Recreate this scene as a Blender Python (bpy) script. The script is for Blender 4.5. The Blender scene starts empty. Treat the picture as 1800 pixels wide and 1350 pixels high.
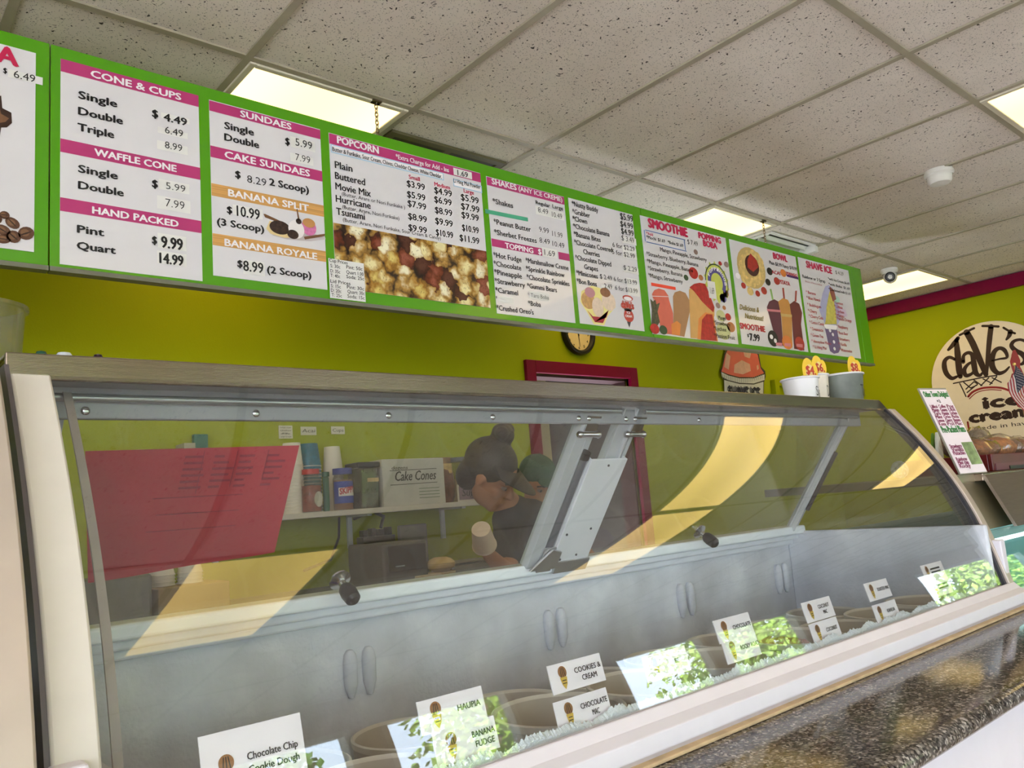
import bpy, bmesh, math, random
from mathutils import Vector, Matrix, Euler

S = bpy.context.scene
COL = S.collection

# ------------------------------------------------------------------ camera
# survey of the photograph: ceiling grid (2 ft x 4 ft tiles) gives position, rotation and focal length
CAM = Vector((-0.97286, -2.20715, 1.31948))
RIGHT = Vector((0.755534, -0.650304, -0.0792))
DOWN = Vector((0.038318, 0.164556, -0.985623))
FWD = Vector((0.653988, 0.741637, 0.149246))
FPX = 1418.04
cam_data = bpy.data.cameras.new('camera')
cam = bpy.data.objects.new('camera', cam_data)
COL.objects.link(cam)
cam.matrix_world = Matrix(((RIGHT.x, -DOWN.x, -FWD.x, CAM.x), (RIGHT.y, -DOWN.y, -FWD.y, CAM.y),
                           (RIGHT.z, -DOWN.z, -FWD.z, CAM.z), (0, 0, 0, 1)))
cam_data.sensor_width = 36.0
cam_data.lens = 36.0 * FPX / 1800.0
cam_data.clip_start = 0.02
cam_data.clip_end = 200
S.camera = cam

# ------------------------------------------------------------------ view, sky, sun
S.view_settings.view_transform = 'Standard'
S.view_settings.look = 'None'
S.view_settings.exposure = 1.46
S.view_settings.gamma = 1.0
S.view_settings.use_curve_mapping = False
S.cycles.transparent_max_bounces = 24
S.cycles.max_bounces = 10
S.cycles.sample_clamp_indirect = 6.0

W = bpy.data.worlds.new('sky')
S.world = W
W.use_nodes = True
nt = W.node_tree
nt.nodes.clear()
SKY_STRENGTH = 5.0
o_ = nt.nodes.new('ShaderNodeOutputWorld')
b_ = nt.nodes.new('ShaderNodeBackground')
tc = nt.nodes.new('ShaderNodeTexCoord')
sx = nt.nodes.new('ShaderNodeSeparateXYZ')
rp = nt.nodes.new('ShaderNodeValToRGB')
nz = nt.nodes.new('ShaderNodeTexNoise')
nz.inputs['Scale'].default_value = 3.0
mx = nt.nodes.new('ShaderNodeMixRGB')
cr = nt.nodes.new('ShaderNodeValToRGB')
rp.color_ramp.elements[0].position = 0.0
rp.color_ramp.elements[0].color = (0.84, 0.87, 1.0, 1)
rp.color_ramp.elements[1].position = 0.7
rp.color_ramp.elements[1].color = (0.42, 0.6, 0.95, 1)
cr.color_ramp.elements[0].position = 0.5
cr.color_ramp.elements[1].position = 0.7
mx.inputs['Color2'].default_value = (1.0, 1.0, 1.0, 1)
nt.links.new(tc.outputs['Generated'], sx.inputs[0])
nt.links.new(sx.outputs['Z'], rp.inputs[0])
nt.links.new(tc.outputs['Generated'], nz.inputs['Vector'])
nt.links.new(nz.outputs['Fac'], cr.inputs[0])
nt.links.new(cr.outputs['Color'], mx.inputs['Fac'])
nt.links.new(rp.outputs['Color'], mx.inputs['Color1'])
nt.links.new(mx.outputs['Color'], b_.inputs['Color'])
b_.inputs['Strength'].default_value = SKY_STRENGTH
nt.links.new(b_.outputs[0], o_.inputs[0])

sun_d = bpy.data.lights.new('sun', 'SUN')
sun_d.energy = 22.0
sun_d.angle = 0.01
sun_d.color = (1.0, 0.95, 0.86)
sun = bpy.data.objects.new('sun', sun_d)
COL.objects.link(sun)
sun.location = (3, 4, 14)
sun.rotation_euler = (math.radians(-38), math.radians(-14), 0)

LAMP_COLOR = (1.0, 0.69, 0.24)
LAMP_STRENGTH = 1.45

CEIL = 2.75          # ceiling height
T = 0.6096           # ceiling tile module
WX0, WX1, WY0, WY1 = -4.0, 17.5, -6.2, 1.3
# shop-front windows (x0, x1) in the street wall, head 2.28
WINDOWS = [(-3.2, -1.4), (-1.2, 0.6), (1.05, 2.15), (2.42, 3.7), (5.05, 6.5), (6.75, 8.4), (12.0, 16.6)]
WIN_SILL, WIN_HEAD = 0.25, 2.28
SIDE_HEAD = 2.65
for (a, b) in WINDOWS:
    ld = bpy.data.lights.new('window_portal', 'AREA')
    ld.shape = 'RECTANGLE'
    ld.size = b - a
    ld.size_y = WIN_HEAD - WIN_SILL
    ld.cycles.is_portal = True
    lo = bpy.data.objects.new('window_portal', ld)
    COL.objects.link(lo)
    lo.location = ((a + b) / 2, WY0 - 0.06, (WIN_HEAD + WIN_SILL) / 2)
    lo.rotation_euler = (math.radians(90), 0, 0)
# unseen left-wall windows, added to bring in more daylight
ADDED_SIDE = [(-5.9, -4.2), (-4.0, -2.3)]
for (a, b) in ADDED_SIDE:
    ld = bpy.data.lights.new('window_portal', 'AREA')
    ld.shape = 'RECTANGLE'
    ld.size = SIDE_HEAD - WIN_SILL
    ld.size_y = b - a
    ld.cycles.is_portal = True
    lo = bpy.data.objects.new('window_portal', ld)
    COL.objects.link(lo)
    lo.location = (WX0 - 0.06, (a + b) / 2, (SIDE_HEAD + WIN_SILL) / 2)
    lo.rotation_euler = (0, math.radians(-90), 0)


# ------------------------------------------------------------------ measuring helpers: photo pixel -> point on a real plane
def ray(x, y):
    return RIGHT * ((x - 900) / FPX) + DOWN * ((y - 675) / FPX) + FWD


def at(x, y, Y):                      # on the vertical plane y = Y
    d = ray(x, y)
    return CAM + d * ((Y - CAM.y) / d.y)


def at_x(x, y, X):                    # on the vertical plane x = X
    d = ray(x, y)
    return CAM + d * ((X - CAM.x) / d.x)


# curved front glass of the display case: y as a polynomial of z
GP = (-1.512, 0.4, 0.737, 0.444, -1.278)


def gy(z):
    u = z - 1.25
    return (((GP[0] * u + GP[1]) * u + GP[2]) * u + GP[3]) * u + GP[4]


def gdy(z):
    return (gy(z + 1e-4) - gy(z - 1e-4)) / 2e-4


def lin(c):
    return tuple(((v / 255 / 12.92) if v / 255 <= 0.04045 else ((v / 255 + 0.055) / 1.055) ** 2.4) for v in c)


# ------------------------------------------------------------------ materials
MATS = {}


def mat(name, rgb, rough=0.5, metal=0.0, var=0.06, scale=20.0, bump=0.0, spec=0.5, emit=0.0, coat=0.0, stretch=None, bscale=None):
    if name in MATS:
        return MATS[name]
    m = bpy.data.materials.new(name)
    m.use_nodes = True
    t = m.node_tree
    p = t.nodes['Principled BSDF']
    c = lin(rgb)
    tcn = t.nodes.new('ShaderNodeTexCoord')
    vec = tcn.outputs['Object']
    if stretch:
        mp = t.nodes.new('ShaderNodeMapping')
        mp.inputs['Scale'].default_value = stretch
        t.links.new(vec, mp.inputs['Vector'])
        vec = mp.outputs['Vector']
    n = t.nodes.new('ShaderNodeTexNoise')
    n.inputs['Scale'].default_value = scale
    n.inputs['Detail'].default_value = 4
    t.links.new(vec, n.inputs['Vector'])
    r = t.nodes.new('ShaderNodeValToRGB')
    r.color_ramp.elements[0].position = 0.3
    r.color_ramp.elements[1].position = 0.7
    r.color_ramp.elements[0].color = tuple(v * (1 - var) for v in c) + (1,)
    r.color_ramp.elements[1].color = tuple(min(1, v * (1 + var)) for v in c) + (1,)
    t.links.new(n.outputs['Fac'], r.inputs[0])
    t.links.new(r.outputs[0], p.inputs['Base Color'])
    p.inputs['Roughness'].default_value = rough
    p.inputs['Metallic'].default_value = metal
    p.inputs['Specular IOR Level'].default_value = spec
    p.inputs['Coat Weight'].default_value = coat
    if emit:
        t.links.new(r.outputs[0], p.inputs['Emission Color'])
        p.inputs['Emission Strength'].default_value = emit
    if bump:
        n2 = t.nodes.new('ShaderNodeTexNoise')
        n2.inputs['Scale'].default_value = bscale or scale * 3
        t.links.new(vec, n2.inputs['Vector'])
        bp = t.nodes.new('ShaderNodeBump')
        bp.inputs['Strength'].default_value = bump
        bp.inputs['Distance'].default_value = 0.01
        t.links.new(n2.outputs['Fac'], bp.inputs['Height'])
        t.links.new(bp.outputs[0], p.inputs['Normal'])
    MATS[name] = m
    return m


def glass(name, tint=(1, 1, 1), ior=1.5, rough=0.0, milky=None, milk=0.0):
    """clear sheet: see-through plus a Fresnel reflection on both faces"""
    if name in MATS:
        return MATS[name]
    m = bpy.data.materials.new(name)
    m.use_nodes = True
    t = m.node_tree
    t.nodes.clear()
    out = t.nodes.new('ShaderNodeOutputMaterial')
    tr = t.nodes.new('ShaderNodeBsdfTransparent')
    gl = t.nodes.new('ShaderNodeBsdfGlossy')
    fr = t.nodes.new('ShaderNodeFresnel')
    ge = t.nodes.new('ShaderNodeNewGeometry')
    mr = t.nodes.new('ShaderNodeMapRange')
    mixs = t.nodes.new('ShaderNodeMixShader')
    mr.inputs['To Min'].default_value = ior
    mr.inputs['To Max'].default_value = 1.0 / ior
    t.links.new(ge.outputs['Backfacing'], mr.inputs['Value'])
    t.links.new(mr.outputs[0], fr.inputs['IOR'])
    tr.inputs['Color'].default_value = tuple(tint) + (1,)
    gl.inputs['Roughness'].default_value = rough
    base = tr.outputs[0]
    if milk:
        df = t.nodes.new('ShaderNodeBsdfDiffuse')
        df.inputs['Color'].default_value = tuple(milky) + (1,)
        tl = t.nodes.new('ShaderNodeBsdfTranslucent')
        tl.inputs['Color'].default_value = tuple(milky) + (1,)
        ad = t.nodes.new('ShaderNodeMixShader')
        ad.inputs[0].default_value = 0.5
        t.links.new(df.outputs[0], ad.inputs[1])
        t.links.new(tl.outputs[0], ad.inputs[2])
        mm = t.nodes.new('ShaderNodeMixShader')
        nn = t.nodes.new('ShaderNodeTexNoise')
        nn.inputs['Scale'].default_value = 6
        ma = t.nodes.new('ShaderNodeMath')
        ma.operation = 'MULTIPLY'
        ma.inputs[1].default_value = milk * 2
        t.links.new(nn.outputs['Fac'], ma.inputs[0])
        t.links.new(ma.outputs[0], mm.inputs[0])
        t.links.new(tr.outputs[0], mm.inputs[1])
        t.links.new(ad.outputs[0], mm.inputs[2])
        base = mm.outputs[0]
    t.links.new(fr.outputs[0], mixs.inputs[0])
    t.links.new(base, mixs.inputs[1])
    t.links.new(gl.outputs[0], mixs.inputs[2])
    t.links.new(mixs.outputs[0], out.inputs[0])
    MATS[name] = m
    return m


def nodes_of(name, rough=0.6):
    m = bpy.data.materials.new(name)
    m.use_nodes = True
    t = m.node_tree
    p = t.nodes['Principled BSDF']
    p.inputs['Roughness'].default_value = rough
    tcn = t.nodes.new('ShaderNodeTexCoord')
    MATS[name] = m
    return m, t, p, tcn.outputs['Object']


def ramp(t, src, stops):
    r = t.nodes.new('ShaderNodeValToRGB')
    e = r.color_ramp.elements
    while len(e) < len(stops):
        e.new(0.5)
    for k, (pos, c) in enumerate(stops):
        e[k].position = pos
        e[k].color = tuple(c) + (1,)
    t.links.new(src, r.inputs[0])
    return r.outputs[0]


def mixc(t, fac, a, b, mode='MIX'):
    x = t.nodes.new('ShaderNodeMixRGB')
    x.blend_type = mode
    if isinstance(fac, float):
        x.inputs[0].default_value = fac
    else:
        t.links.new(fac, x.inputs[0])
    for k, v in ((1, a), (2, b)):
        if isinstance(v, tuple):
            x.inputs[k].default_value = v + (1,)
        else:
            t.links.new(v, x.inputs[k])
    return x.outputs[0]


def tex(t, kind, vec, scale, **kw):
    n = t.nodes.new('ShaderNodeTex' + kind)
    n.inputs['Scale'].default_value = scale
    for k, v in kw.items():
        if k in n.inputs:
            n.inputs[k].default_value = v
        else:
            setattr(n, k, v)
    t.links.new(vec, n.inputs['Vector'])
    return n


# mineral-fibre ceiling tile: fissures and pin holes
m, t, p, ov = nodes_of('ceiling tile', 0.9)
nv = tex(t, 'Noise', ov, 14.0, Detail=3.0)
wv = t.nodes.new('ShaderNodeVectorMath')
wv.operation = 'MULTIPLY_ADD'
wv.inputs[1].default_value = (0.09, 0.09, 0.09)
t.links.new(nv.outputs['Color'], wv.inputs[0])
t.links.new(ov, wv.inputs[2])
v1 = tex(t, 'Voronoi', wv.outputs[0], 62.0)
f1 = ramp(t, v1.outputs['Distance'], [(0.16, (1, 1, 1)), (0.26, (0, 0, 0))])
sep = t.nodes.new('ShaderNodeSeparateColor')
t.links.new(v1.outputs['Color'], sep.inputs[0])
g1 = ramp(t, sep.outputs[0], [(0.45, (0, 0, 0)), (0.6, (1, 1, 1))])
v2 = tex(t, 'Voronoi', ov, 150.0)
f2 = ramp(t, v2.outputs['Distance'], [(0.12, (0.7, 0.7, 0.7)), (0.28, (0, 0, 0))])
nb = tex(t, 'Noise', ov, 3.0, Detail=6.0)
basec = ramp(t, nb.outputs['Fac'], [(0.35, lin((222, 212, 200))), (0.7, lin((234, 225, 214)))])
hole = mixc(t, 1.0, f1, g1, 'MULTIPLY')
hole = mixc(t, 1.0, hole, f2, 'LIGHTEN')
colr = mixc(t, hole, basec, lin((60, 54, 46)))
t.links.new(colr, p.inputs['Base Color'])
bpn = t.nodes.new('ShaderNodeBump')
bpn.inputs['Strength'].default_value = 0.5
bpn.inputs['Distance'].default_value = 0.003
bpn.invert = True
t.links.new(hole, bpn.inputs['Height'])
t.links.new(bpn.outputs[0], p.inputs['Normal'])

# polished brown granite
m, t, p, ov = nodes_of('granite', 0.09)
p.inputs['Specular IOR Level'].default_value = 0.3
va = tex(t, 'Voronoi', ov, 260.0)
sp = t.nodes.new('ShaderNodeSeparateColor')
t.links.new(va.outputs['Color'], sp.inputs[0])
ca = ramp(t, sp.outputs[0], [(0.0, lin((42, 40, 39))), (0.28, lin((88, 85, 84))), (0.55, lin((120, 116, 114))), (0.78, lin((148, 143, 138))), (0.93, lin((200, 194, 190)))])
na = tex(t, 'Noise', ov, 9.0, Detail=5.0)
cb = ramp(t, na.outputs['Fac'], [(0.35, lin((190, 182, 172))), (0.65, lin((236, 232, 230)))])
cc = mixc(t, 0.8, ca, cb, 'MULTIPLY')
nb = tex(t, 'Noise', ov, 60.0, Detail=4.0)
cd = ramp(t, nb.outputs['Fac'], [(0.42, (1, 1, 1)), (0.6, lin((170, 160, 150)))])
t.links.new(mixc(t, 0.7, cc, cd, 'MULTIPLY'), p.inputs['Base Color'])

# popcorn photograph print
m, t, p, ov = nodes_of('popcorn print', 0.35)
nd = tex(t, 'Noise', ov, 30.0, Detail=2.0)
wv = t.nodes.new('ShaderNodeVectorMath')
wv.operation = 'MULTIPLY_ADD'
wv.inputs[1].default_value = (0.06, 0.06, 0.06)
t.links.new(nd.outputs['Color'], wv.inputs[0])
t.links.new(ov, wv.inputs[2])
va = tex(t, 'Voronoi', wv.outputs[0], 18.0)
sp = t.nodes.new('ShaderNodeSeparateColor')
t.links.new(va.outputs['Color'], sp.inputs[0])
kind = ramp(t, sp.outputs[0], [(0.0, lin((238, 224, 168))), (0.35, lin((246, 238, 205))), (0.6, lin((226, 204, 120))), (0.74, lin((150, 82, 62))), (0.88, lin((92, 50, 36)))])
kind.node.color_ramp.interpolation = 'CONSTANT'
ed = ramp(t, va.outputs['Distance'], [(0.25, (1, 1, 1)), (0.55, lin((190, 150, 84))), (0.8, lin((50, 30, 18)))])
vb = tex(t, 'Voronoi', wv.outputs[0], 75.0)
e2 = ramp(t, vb.outputs['Distance'], [(0.1, lin((120, 84, 40))), (0.35, (1, 1, 1))])
c1 = mixc(t, 1.0, kind, ed, 'MULTIPLY')
t.links.new(mixc(t, 0.55, c1, e2, 'MULTIPLY'), p.inputs['Base Color'])

# frosted inner liner of the freezer
m, t, p, ov = nodes_of('frosted liner', 0.6)
na = tex(t, 'Noise', ov, 7.0, Detail=8.0)
ca = ramp(t, na.outputs['Fac'], [(0.3, lin((192, 195, 202))), (0.55, lin((214, 217, 224))), (0.75, lin((236, 239, 244)))])
t.links.new(ca, p.inputs['Base Color'])
nb = tex(t, 'Noise', ov, 90.0, Detail=6.0)
bpn = t.nodes.new('ShaderNodeBump')
bpn.inputs['Strength'].default_value = 0.35
bpn.inputs['Distance'].default_value = 0.006
t.links.new(nb.outputs['Fac'], bpn.inputs['Height'])
t.links.new(bpn.outputs[0], p.inputs['Normal'])


def brushed(name, rgb, rough=0.28, stretch=(1, 60, 60)):
    m = mat(name, rgb, rough, 1.0, 0.1, 12.0, 0.06, stretch=stretch)
    return m


def lens_mat():
    m, t, p, ov = nodes_of('lamp lens')
    t.nodes.remove(p)
    em = t.nodes.new('ShaderNodeEmission')
    w = tex(t, 'Wave', ov, 0.55, Distortion=0.0)
    c = ramp(t, w.outputs['Fac'], [(0.0, tuple(0.82 * v for v in LAMP_COLOR)), (1.0, LAMP_COLOR)])
    t.links.new(c, em.inputs['Color'])
    em.inputs['Strength'].default_value = LAMP_STRENGTH
    t.links.new(em.outputs[0], t.nodes['Material Output'].inputs[0])
    return m


# ------------------------------------------------------------------ mesh builder
WL = {}


class MB:
    def __init__(self):
        self.v, self.f, self.mi = [], [], []

    def add(self, vs, fs, m=0):
        b = len(self.v)
        self.v += [Vector(q) for q in vs]
        self.f += [tuple(b + i for i in q) for q in fs]
        self.mi += [m] * len(fs)
        return self

    def box(self, a, b, m=0, M=None):
        x0, y0, z0 = (min(a[i], b[i]) for i in range(3))
        x1, y1, z1 = (max(a[i], b[i]) for i in range(3))
        vs = [Vector(q) for q in ((x0, y0, z0), (x1, y0, z0), (x1, y1, z0), (x0, y1, z0), (x0, y0, z1), (x1, y0, z1), (x1, y1, z1), (x0, y1, z1))]
        if M:
            vs = [M @ q for q in vs]
        return self.add(vs, [(0, 3, 2, 1), (4, 5, 6, 7), (0, 1, 5, 4), (1, 2, 6, 5), (2, 3, 7, 6), (3, 0, 4, 7)], m)

    def loops(self, rings, m=0, cap=True, closed=False):
        n = len(rings[0])
        vs = [q for r in rings for q in r]
        fs = []
        k = len(rings)
        for i in range(k if closed else k - 1):
            for j in range(n):
                a = i * n + j
                b = i * n + (j + 1) % n
                c = ((i + 1) % k) * n + (j + 1) % n
                d = ((i + 1) % k) * n + j
                fs.append((a, b, c, d))
        if cap and not closed:
            fs.append(tuple(range(n))[::-1])
            fs.append(tuple((k - 1) * n + j for j in range(n)))
        return self.add(vs, fs, m)

    def lathe(self, prof, c=(0, 0, 0), seg=32, m=0, M=None, cap=False):
        rings = []
        for r, z in prof:
            ring = []
            for j in range(seg):
                a = 2 * math.pi * j / seg
                q = Vector((r * math.cos(a), r * math.sin(a), z))
                if M:
                    q = M @ q
                ring.append(q + Vector(c))
            rings.append(ring)
        return self.loops(rings, m, cap)

    def tube(self, pts, r, seg=10, m=0, closed=False):
        pts = [Vector(q) for q in pts]
        rs = r if isinstance(r, (list, tuple)) else [r] * len(pts)
        rings = []
        up = None
        n = len(pts)
        for i, q in enumerate(pts):
            if closed:
                d = pts[(i + 1) % n] - pts[i - 1]
            else:
                d = pts[min(i + 1, n - 1)] - pts[max(i - 1, 0)]
            d.normalize()
            if up is None:
                up = Vector((0, 0, 1)) if abs(d.z) < 0.9 else Vector((1, 0, 0))
            s = d.cross(up).normalized()
            up = s.cross(d).normalized()
            rings.append([q + (s * math.cos(2 * math.pi * j / seg) + up * math.sin(2 * math.pi * j / seg)) * rs[i] for j in range(seg)])
        return self.loops(rings, m, True, closed)

    def sphere(self, c, r, m=0, seg=20, rings=12, M=None):
        if not isinstance(r, (tuple, list)):
            r = (r, r, r)
        rr = []
        for i in range(rings + 1):
            a = math.pi * (0.001 + 0.998 * i / rings)
            ring = []
            for j in range(seg):
                b = 2 * math.pi * j / seg
                q = Vector((r[0] * math.sin(a) * math.cos(b), r[1] * math.sin(a) * math.sin(b), -r[2] * math.cos(a)))
                if M:
                    q = M @ q
                ring.append(q + Vector(c))
            rr.append(ring)
        return self.loops(rr, m, True)

    def prism(self, poly, f, lo, hi, m=0):
        """poly: 2-d outline, f(a, b, depth) -> point"""
        n = len(poly)
        vs = [f(a, b, lo) for a, b in poly] + [f(a, b, hi) for a, b in poly]
        fs = [tuple(range(n))[::-1], tuple(range(n, 2 * n))] + [(i, (i + 1) % n, n + (i + 1) % n, n + i) for i in range(n)]
        return self.add(vs, fs, m)

    def build(self, name, mats, parent=None, smooth=True, bevel=0.0, angle=35, seg=2):
        me = bpy.data.meshes.new(name)
        lo = Vector([min(q[i] for q in self.v) for i in range(3)])
        hi = Vector([max(q[i] for q in self.v) for i in range(3)])
        c = Vector(((lo.x + hi.x) / 2, (lo.y + hi.y) / 2, lo.z))
        me.from_pydata([q - c for q in self.v], [], self.f)
        mats = mats if isinstance(mats, (list, tuple)) else [mats]
        for q in mats:
            me.materials.append(q)
        me.polygons.foreach_set('material_index', self.mi)
        bm = bmesh.new()
        bm.from_mesh(me)
        bmesh.ops.recalc_face_normals(bm, faces=bm.faces)
        bm.to_mesh(me)
        bm.free()
        if smooth:
            me.polygons.foreach_set('use_smooth', [True] * len(me.polygons))
            me.set_sharp_from_angle(angle=math.radians(angle))
        me.update()
        o = bpy.data.objects.new(name, me)
        COL.objects.link(o)
        o.location = c
        WL[o.name] = c.copy()
        if parent:
            o.parent = parent
            o.matrix_parent_inverse = Matrix.Translation(-WL[parent.name])
        if bevel:
            b = o.modifiers.new('bevel', 'BEVEL')
            b.width = bevel
            b.segments = seg
            b.limit_method = 'ANGLE'
            b.angle_limit = math.radians(40)
        return o


def tag(o, label, cat, group=None, kind=None):
    o['label'] = label
    o['category'] = cat
    if group:
        o['group'] = group
    if kind:
        o['kind'] = kind
    return o


def thing(name, loc, label, cat, group=None):
    o = bpy.data.objects.new(name, None)
    COL.objects.link(o)
    o.location = loc
    o.empty_display_size = 0.05
    WL[o.name] = Vector(loc)
    return tag(o, label, cat, group)


def struct(o):
    o['kind'] = 'structure'
    return o


def dup(root, loc, label=None, rz=0.0, scale=None):
    """a copy of a thing with copies of its parts and sub-parts"""
    r = root.copy()
    COL.objects.link(r)
    r.location = loc
    r.rotation_euler = (0, 0, rz)
    if scale:
        r.scale = (scale,) * 3
    WL[r.name] = Vector(loc)
    if label:
        r['label'] = label
    for ch in list(root.children):
        c = ch.copy()
        COL.objects.link(c)
        c.parent = r
        c.matrix_parent_inverse = ch.matrix_parent_inverse
        WL[c.name] = Vector(loc)
        for g in ch.children:
            d = g.copy()
            COL.objects.link(d)
            d.parent = c
            d.matrix_parent_inverse = g.matrix_parent_inverse
    return r


# ------------------------------------------------------------------ lettering
_TXT = {}


def glyphs(s, bold):
    k = (s, bold)
    if k not in _TXT:
        cu = bpy.data.curves.new('lettering', 'FONT')
        cu.body = s
        cu.size = 1.0
        cu.resolution_u = 2
        cu.offset = bold
        cu.fill_mode = 'FRONT'
        ob = bpy.data.objects.new('lettering', cu)
        me = ob.to_mesh()
        vs = [(v.co.x, v.co.y) for v in me.vertices]
        fs = [tuple(q.vertices) for q in me.polygons]
        ob.to_mesh_clear()
        bpy.data.objects.remove(ob)
        bpy.data.curves.remove(cu)
        _TXT[k] = (vs, fs)
    return _TXT[k]


CAP = 0.69


def write(mb, s, O, U, V, width, cap, m=0, bold=0.015, lift=Vector((0, 0, 0)), shear=0.0):
    """text s from O along U, fitted to width, capital height cap along V"""
    vs, fs = glyphs(s, 0.0 if bold >= 0 else bold)
    if not vs:
        return
    x0 = min(q[0] for q in vs)
    x1 = max(q[0] for q in vs)
    kx = width / max(1e-6, x1 - x0)
    ky = cap / CAP
    w_ = max(bold, 0) * 2.3 * cap            # heavier weight: the same stroke laid again a hair to the side
    N = U.cross(V)
    for k, (dx, dz) in enumerate(((0, 0),) if w_ <= 0 else ((-w_, 0), (w_, 0), (0, w_ * .6), (0, -w_ * .6))):
        mb.add([O + U * ((a - x0) * kx + shear * b * ky + dx) + V * (b * ky + dz) + lift + N * (.0001 * k) for a, b in vs], fs, m)

# ================================================================== THE ROOM
M_wall = mat('lime wall paint', (157, 166, 0), 0.6, var=0.03, scale=2.0, spec=0.15, bump=0.05, bscale=120)
M_trim = mat('maroon trim paint', (122, 4, 52), 0.5, var=0.05, spec=0.2)
M_white = mat('white laminate', (226, 220, 226), 0.4, var=0.02)
M_taupe = mat('taupe wall paint', (196, 172, 160), 0.6, var=0.04, scale=3)
M_tee = mat('ceiling tee metal', (168, 160, 140), 0.5, var=0.05)
M_floor = mat('floor tile', (196, 178, 166), 0.35, var=0.12, scale=3)
M_black = mat('black plastic', (24, 24, 26), 0.4, var=0.1)
M_chrome = mat('chrome', (205, 205, 205), 0.15, 1.0, 0.02)
M_steel = brushed('brushed steel', (128, 113, 100), 0.22)
M_alu = mat('grey anodised metal', (204, 208, 212), 0.42, 0.25, 0.04, 15)
M_hdr = mat('grey header metal', (150, 150, 154), 0.42, 0.3, 0.04, 15)
M_clear = glass('front glass', (0.975, 0.985, 0.98), 1.68)
M_pane = glass('tinted window pane', (0.76, 0.82, 0.85), 1.5)
M_pane2 = glass('window pane', (0.96, 0.98, 0.97), 1.5)
M_lid = glass('clear acrylic', (0.955, 0.965, 0.95), 1.5)
M_ink = mat('black ink', (18, 16, 18), 0.5, var=0.2)

struct(MB().box((WX0, WY0, -0.05), (WX1, WY1, 0.0)).build('floor', M_floor, smooth=False))
struct(MB().box((WX0 - .15, WY0 - .15, CEIL + 0.002), (WX1 + .15, WY1 + .15, CEIL + 0.06)).build('ceiling', MATS['ceiling tile'], smooth=False))

# back wall with its doorway
DX0, DX1, DZ = 2.30, 3.16, 2.10
YB = WY1
b = MB()
b.box((WX0, YB, 0), (DX0, YB + .14, CEIL)).box((DX1, YB, 0), (WX1, YB + .14, CEIL)).box((DX0, YB, DZ), (DX1, YB + .14, CEIL))
struct(b.build('wall_back', M_wall, smooth=False))
struct(MB().box((5.85, -1.25, 0), (5.99, YB, CEIL)).build('wall_right', M_wall, smooth=False))
b = MB()
ys = WY0
for (a, e) in ADDED_SIDE:
    b.box((WX0 - .14, ys, 0), (WX0, a, CEIL))
    b.box((WX0 - .14, a, 0), (WX0, e, WIN_SILL)).box((WX0 - .14, a, SIDE_HEAD), (WX0, e, CEIL))
    ys = e
b.box((WX0 - .14, ys, 0), (WX0, YB, CEIL))
struct(b.build('wall_left', M_taupe, smooth=False))
struct(MB().box((WX1, WY0, 0), (WX1 + .14, YB, CEIL)).build('wall_far', M_taupe, smooth=False))
b = MB()
xs = WX0
for (a, e) in WINDOWS:
    b.box((xs, WY0 - .14, 0), (a, WY0, CEIL))
    b.box((a, WY0 - .14, 0), (e, WY0, WIN_SILL)).box((a, WY0 - .14, WIN_HEAD), (e, WY0, CEIL))
    xs = e
b.box((xs, WY0 - .14, 0), (WX1, WY0, CEIL))
struct(b.build('wall_front', M_taupe, smooth=False))
M_frame = mat('white window frame', (225, 222, 214), 0.45, var=0.02)
for k, (a, e) in enumerate(WINDOWS):
    f = MB()
    yo = WY0 - .10
    for (p0, p1) in (((a, yo, WIN_SILL), (a + .05, WY0 + .01, WIN_HEAD)), ((e - .05, yo, WIN_SILL), (e, WY0 + .01, WIN_HEAD)),
                     ((a + .05, yo, WIN_SILL), (e - .05, WY0 + .01, WIN_SILL + .05)), ((a + .05, yo, WIN_HEAD - .06), (e - .05, WY0 + .01, WIN_HEAD))):
        f.box(p0, p1)
    w = struct(f.build('window_%d' % (k + 1), M_frame, smooth=False))
    MB().box((a + .05, yo + .03, WIN_SILL + .05), (e - .05, yo + .036, WIN_HEAD - .06)).build('pane', M_pane, w, smooth=False)

for k, (a, e) in enumerate(ADDED_SIDE):  # frames and panes of the added daylight windows
    f = MB()
    for (p0, p1) in (((WX0 - .10, a, WIN_SILL), (WX0 + .01, a + .05, SIDE_HEAD)), ((WX0 - .10, e - .05, WIN_SILL), (WX0 + .01, e, SIDE_HEAD)),
                     ((WX0 - .10, a + .05, WIN_SILL), (WX0 + .01, e - .05, WIN_SILL + .05)), ((WX0 - .10, a + .05, SIDE_HEAD - .06), (WX0 + .01, e - .05, SIDE_HEAD))):
        f.box(p0, p1)
    w = struct(f.build('window_%d' % (len(WINDOWS) + k + 1), M_frame, smooth=False))
    MB().box((WX0 - .07, a + .05, WIN_SILL + .05), (WX0 - .064, e - .05, SIDE_HEAD - .06)).build('pane', M_pane2, w, smooth=False)

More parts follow.
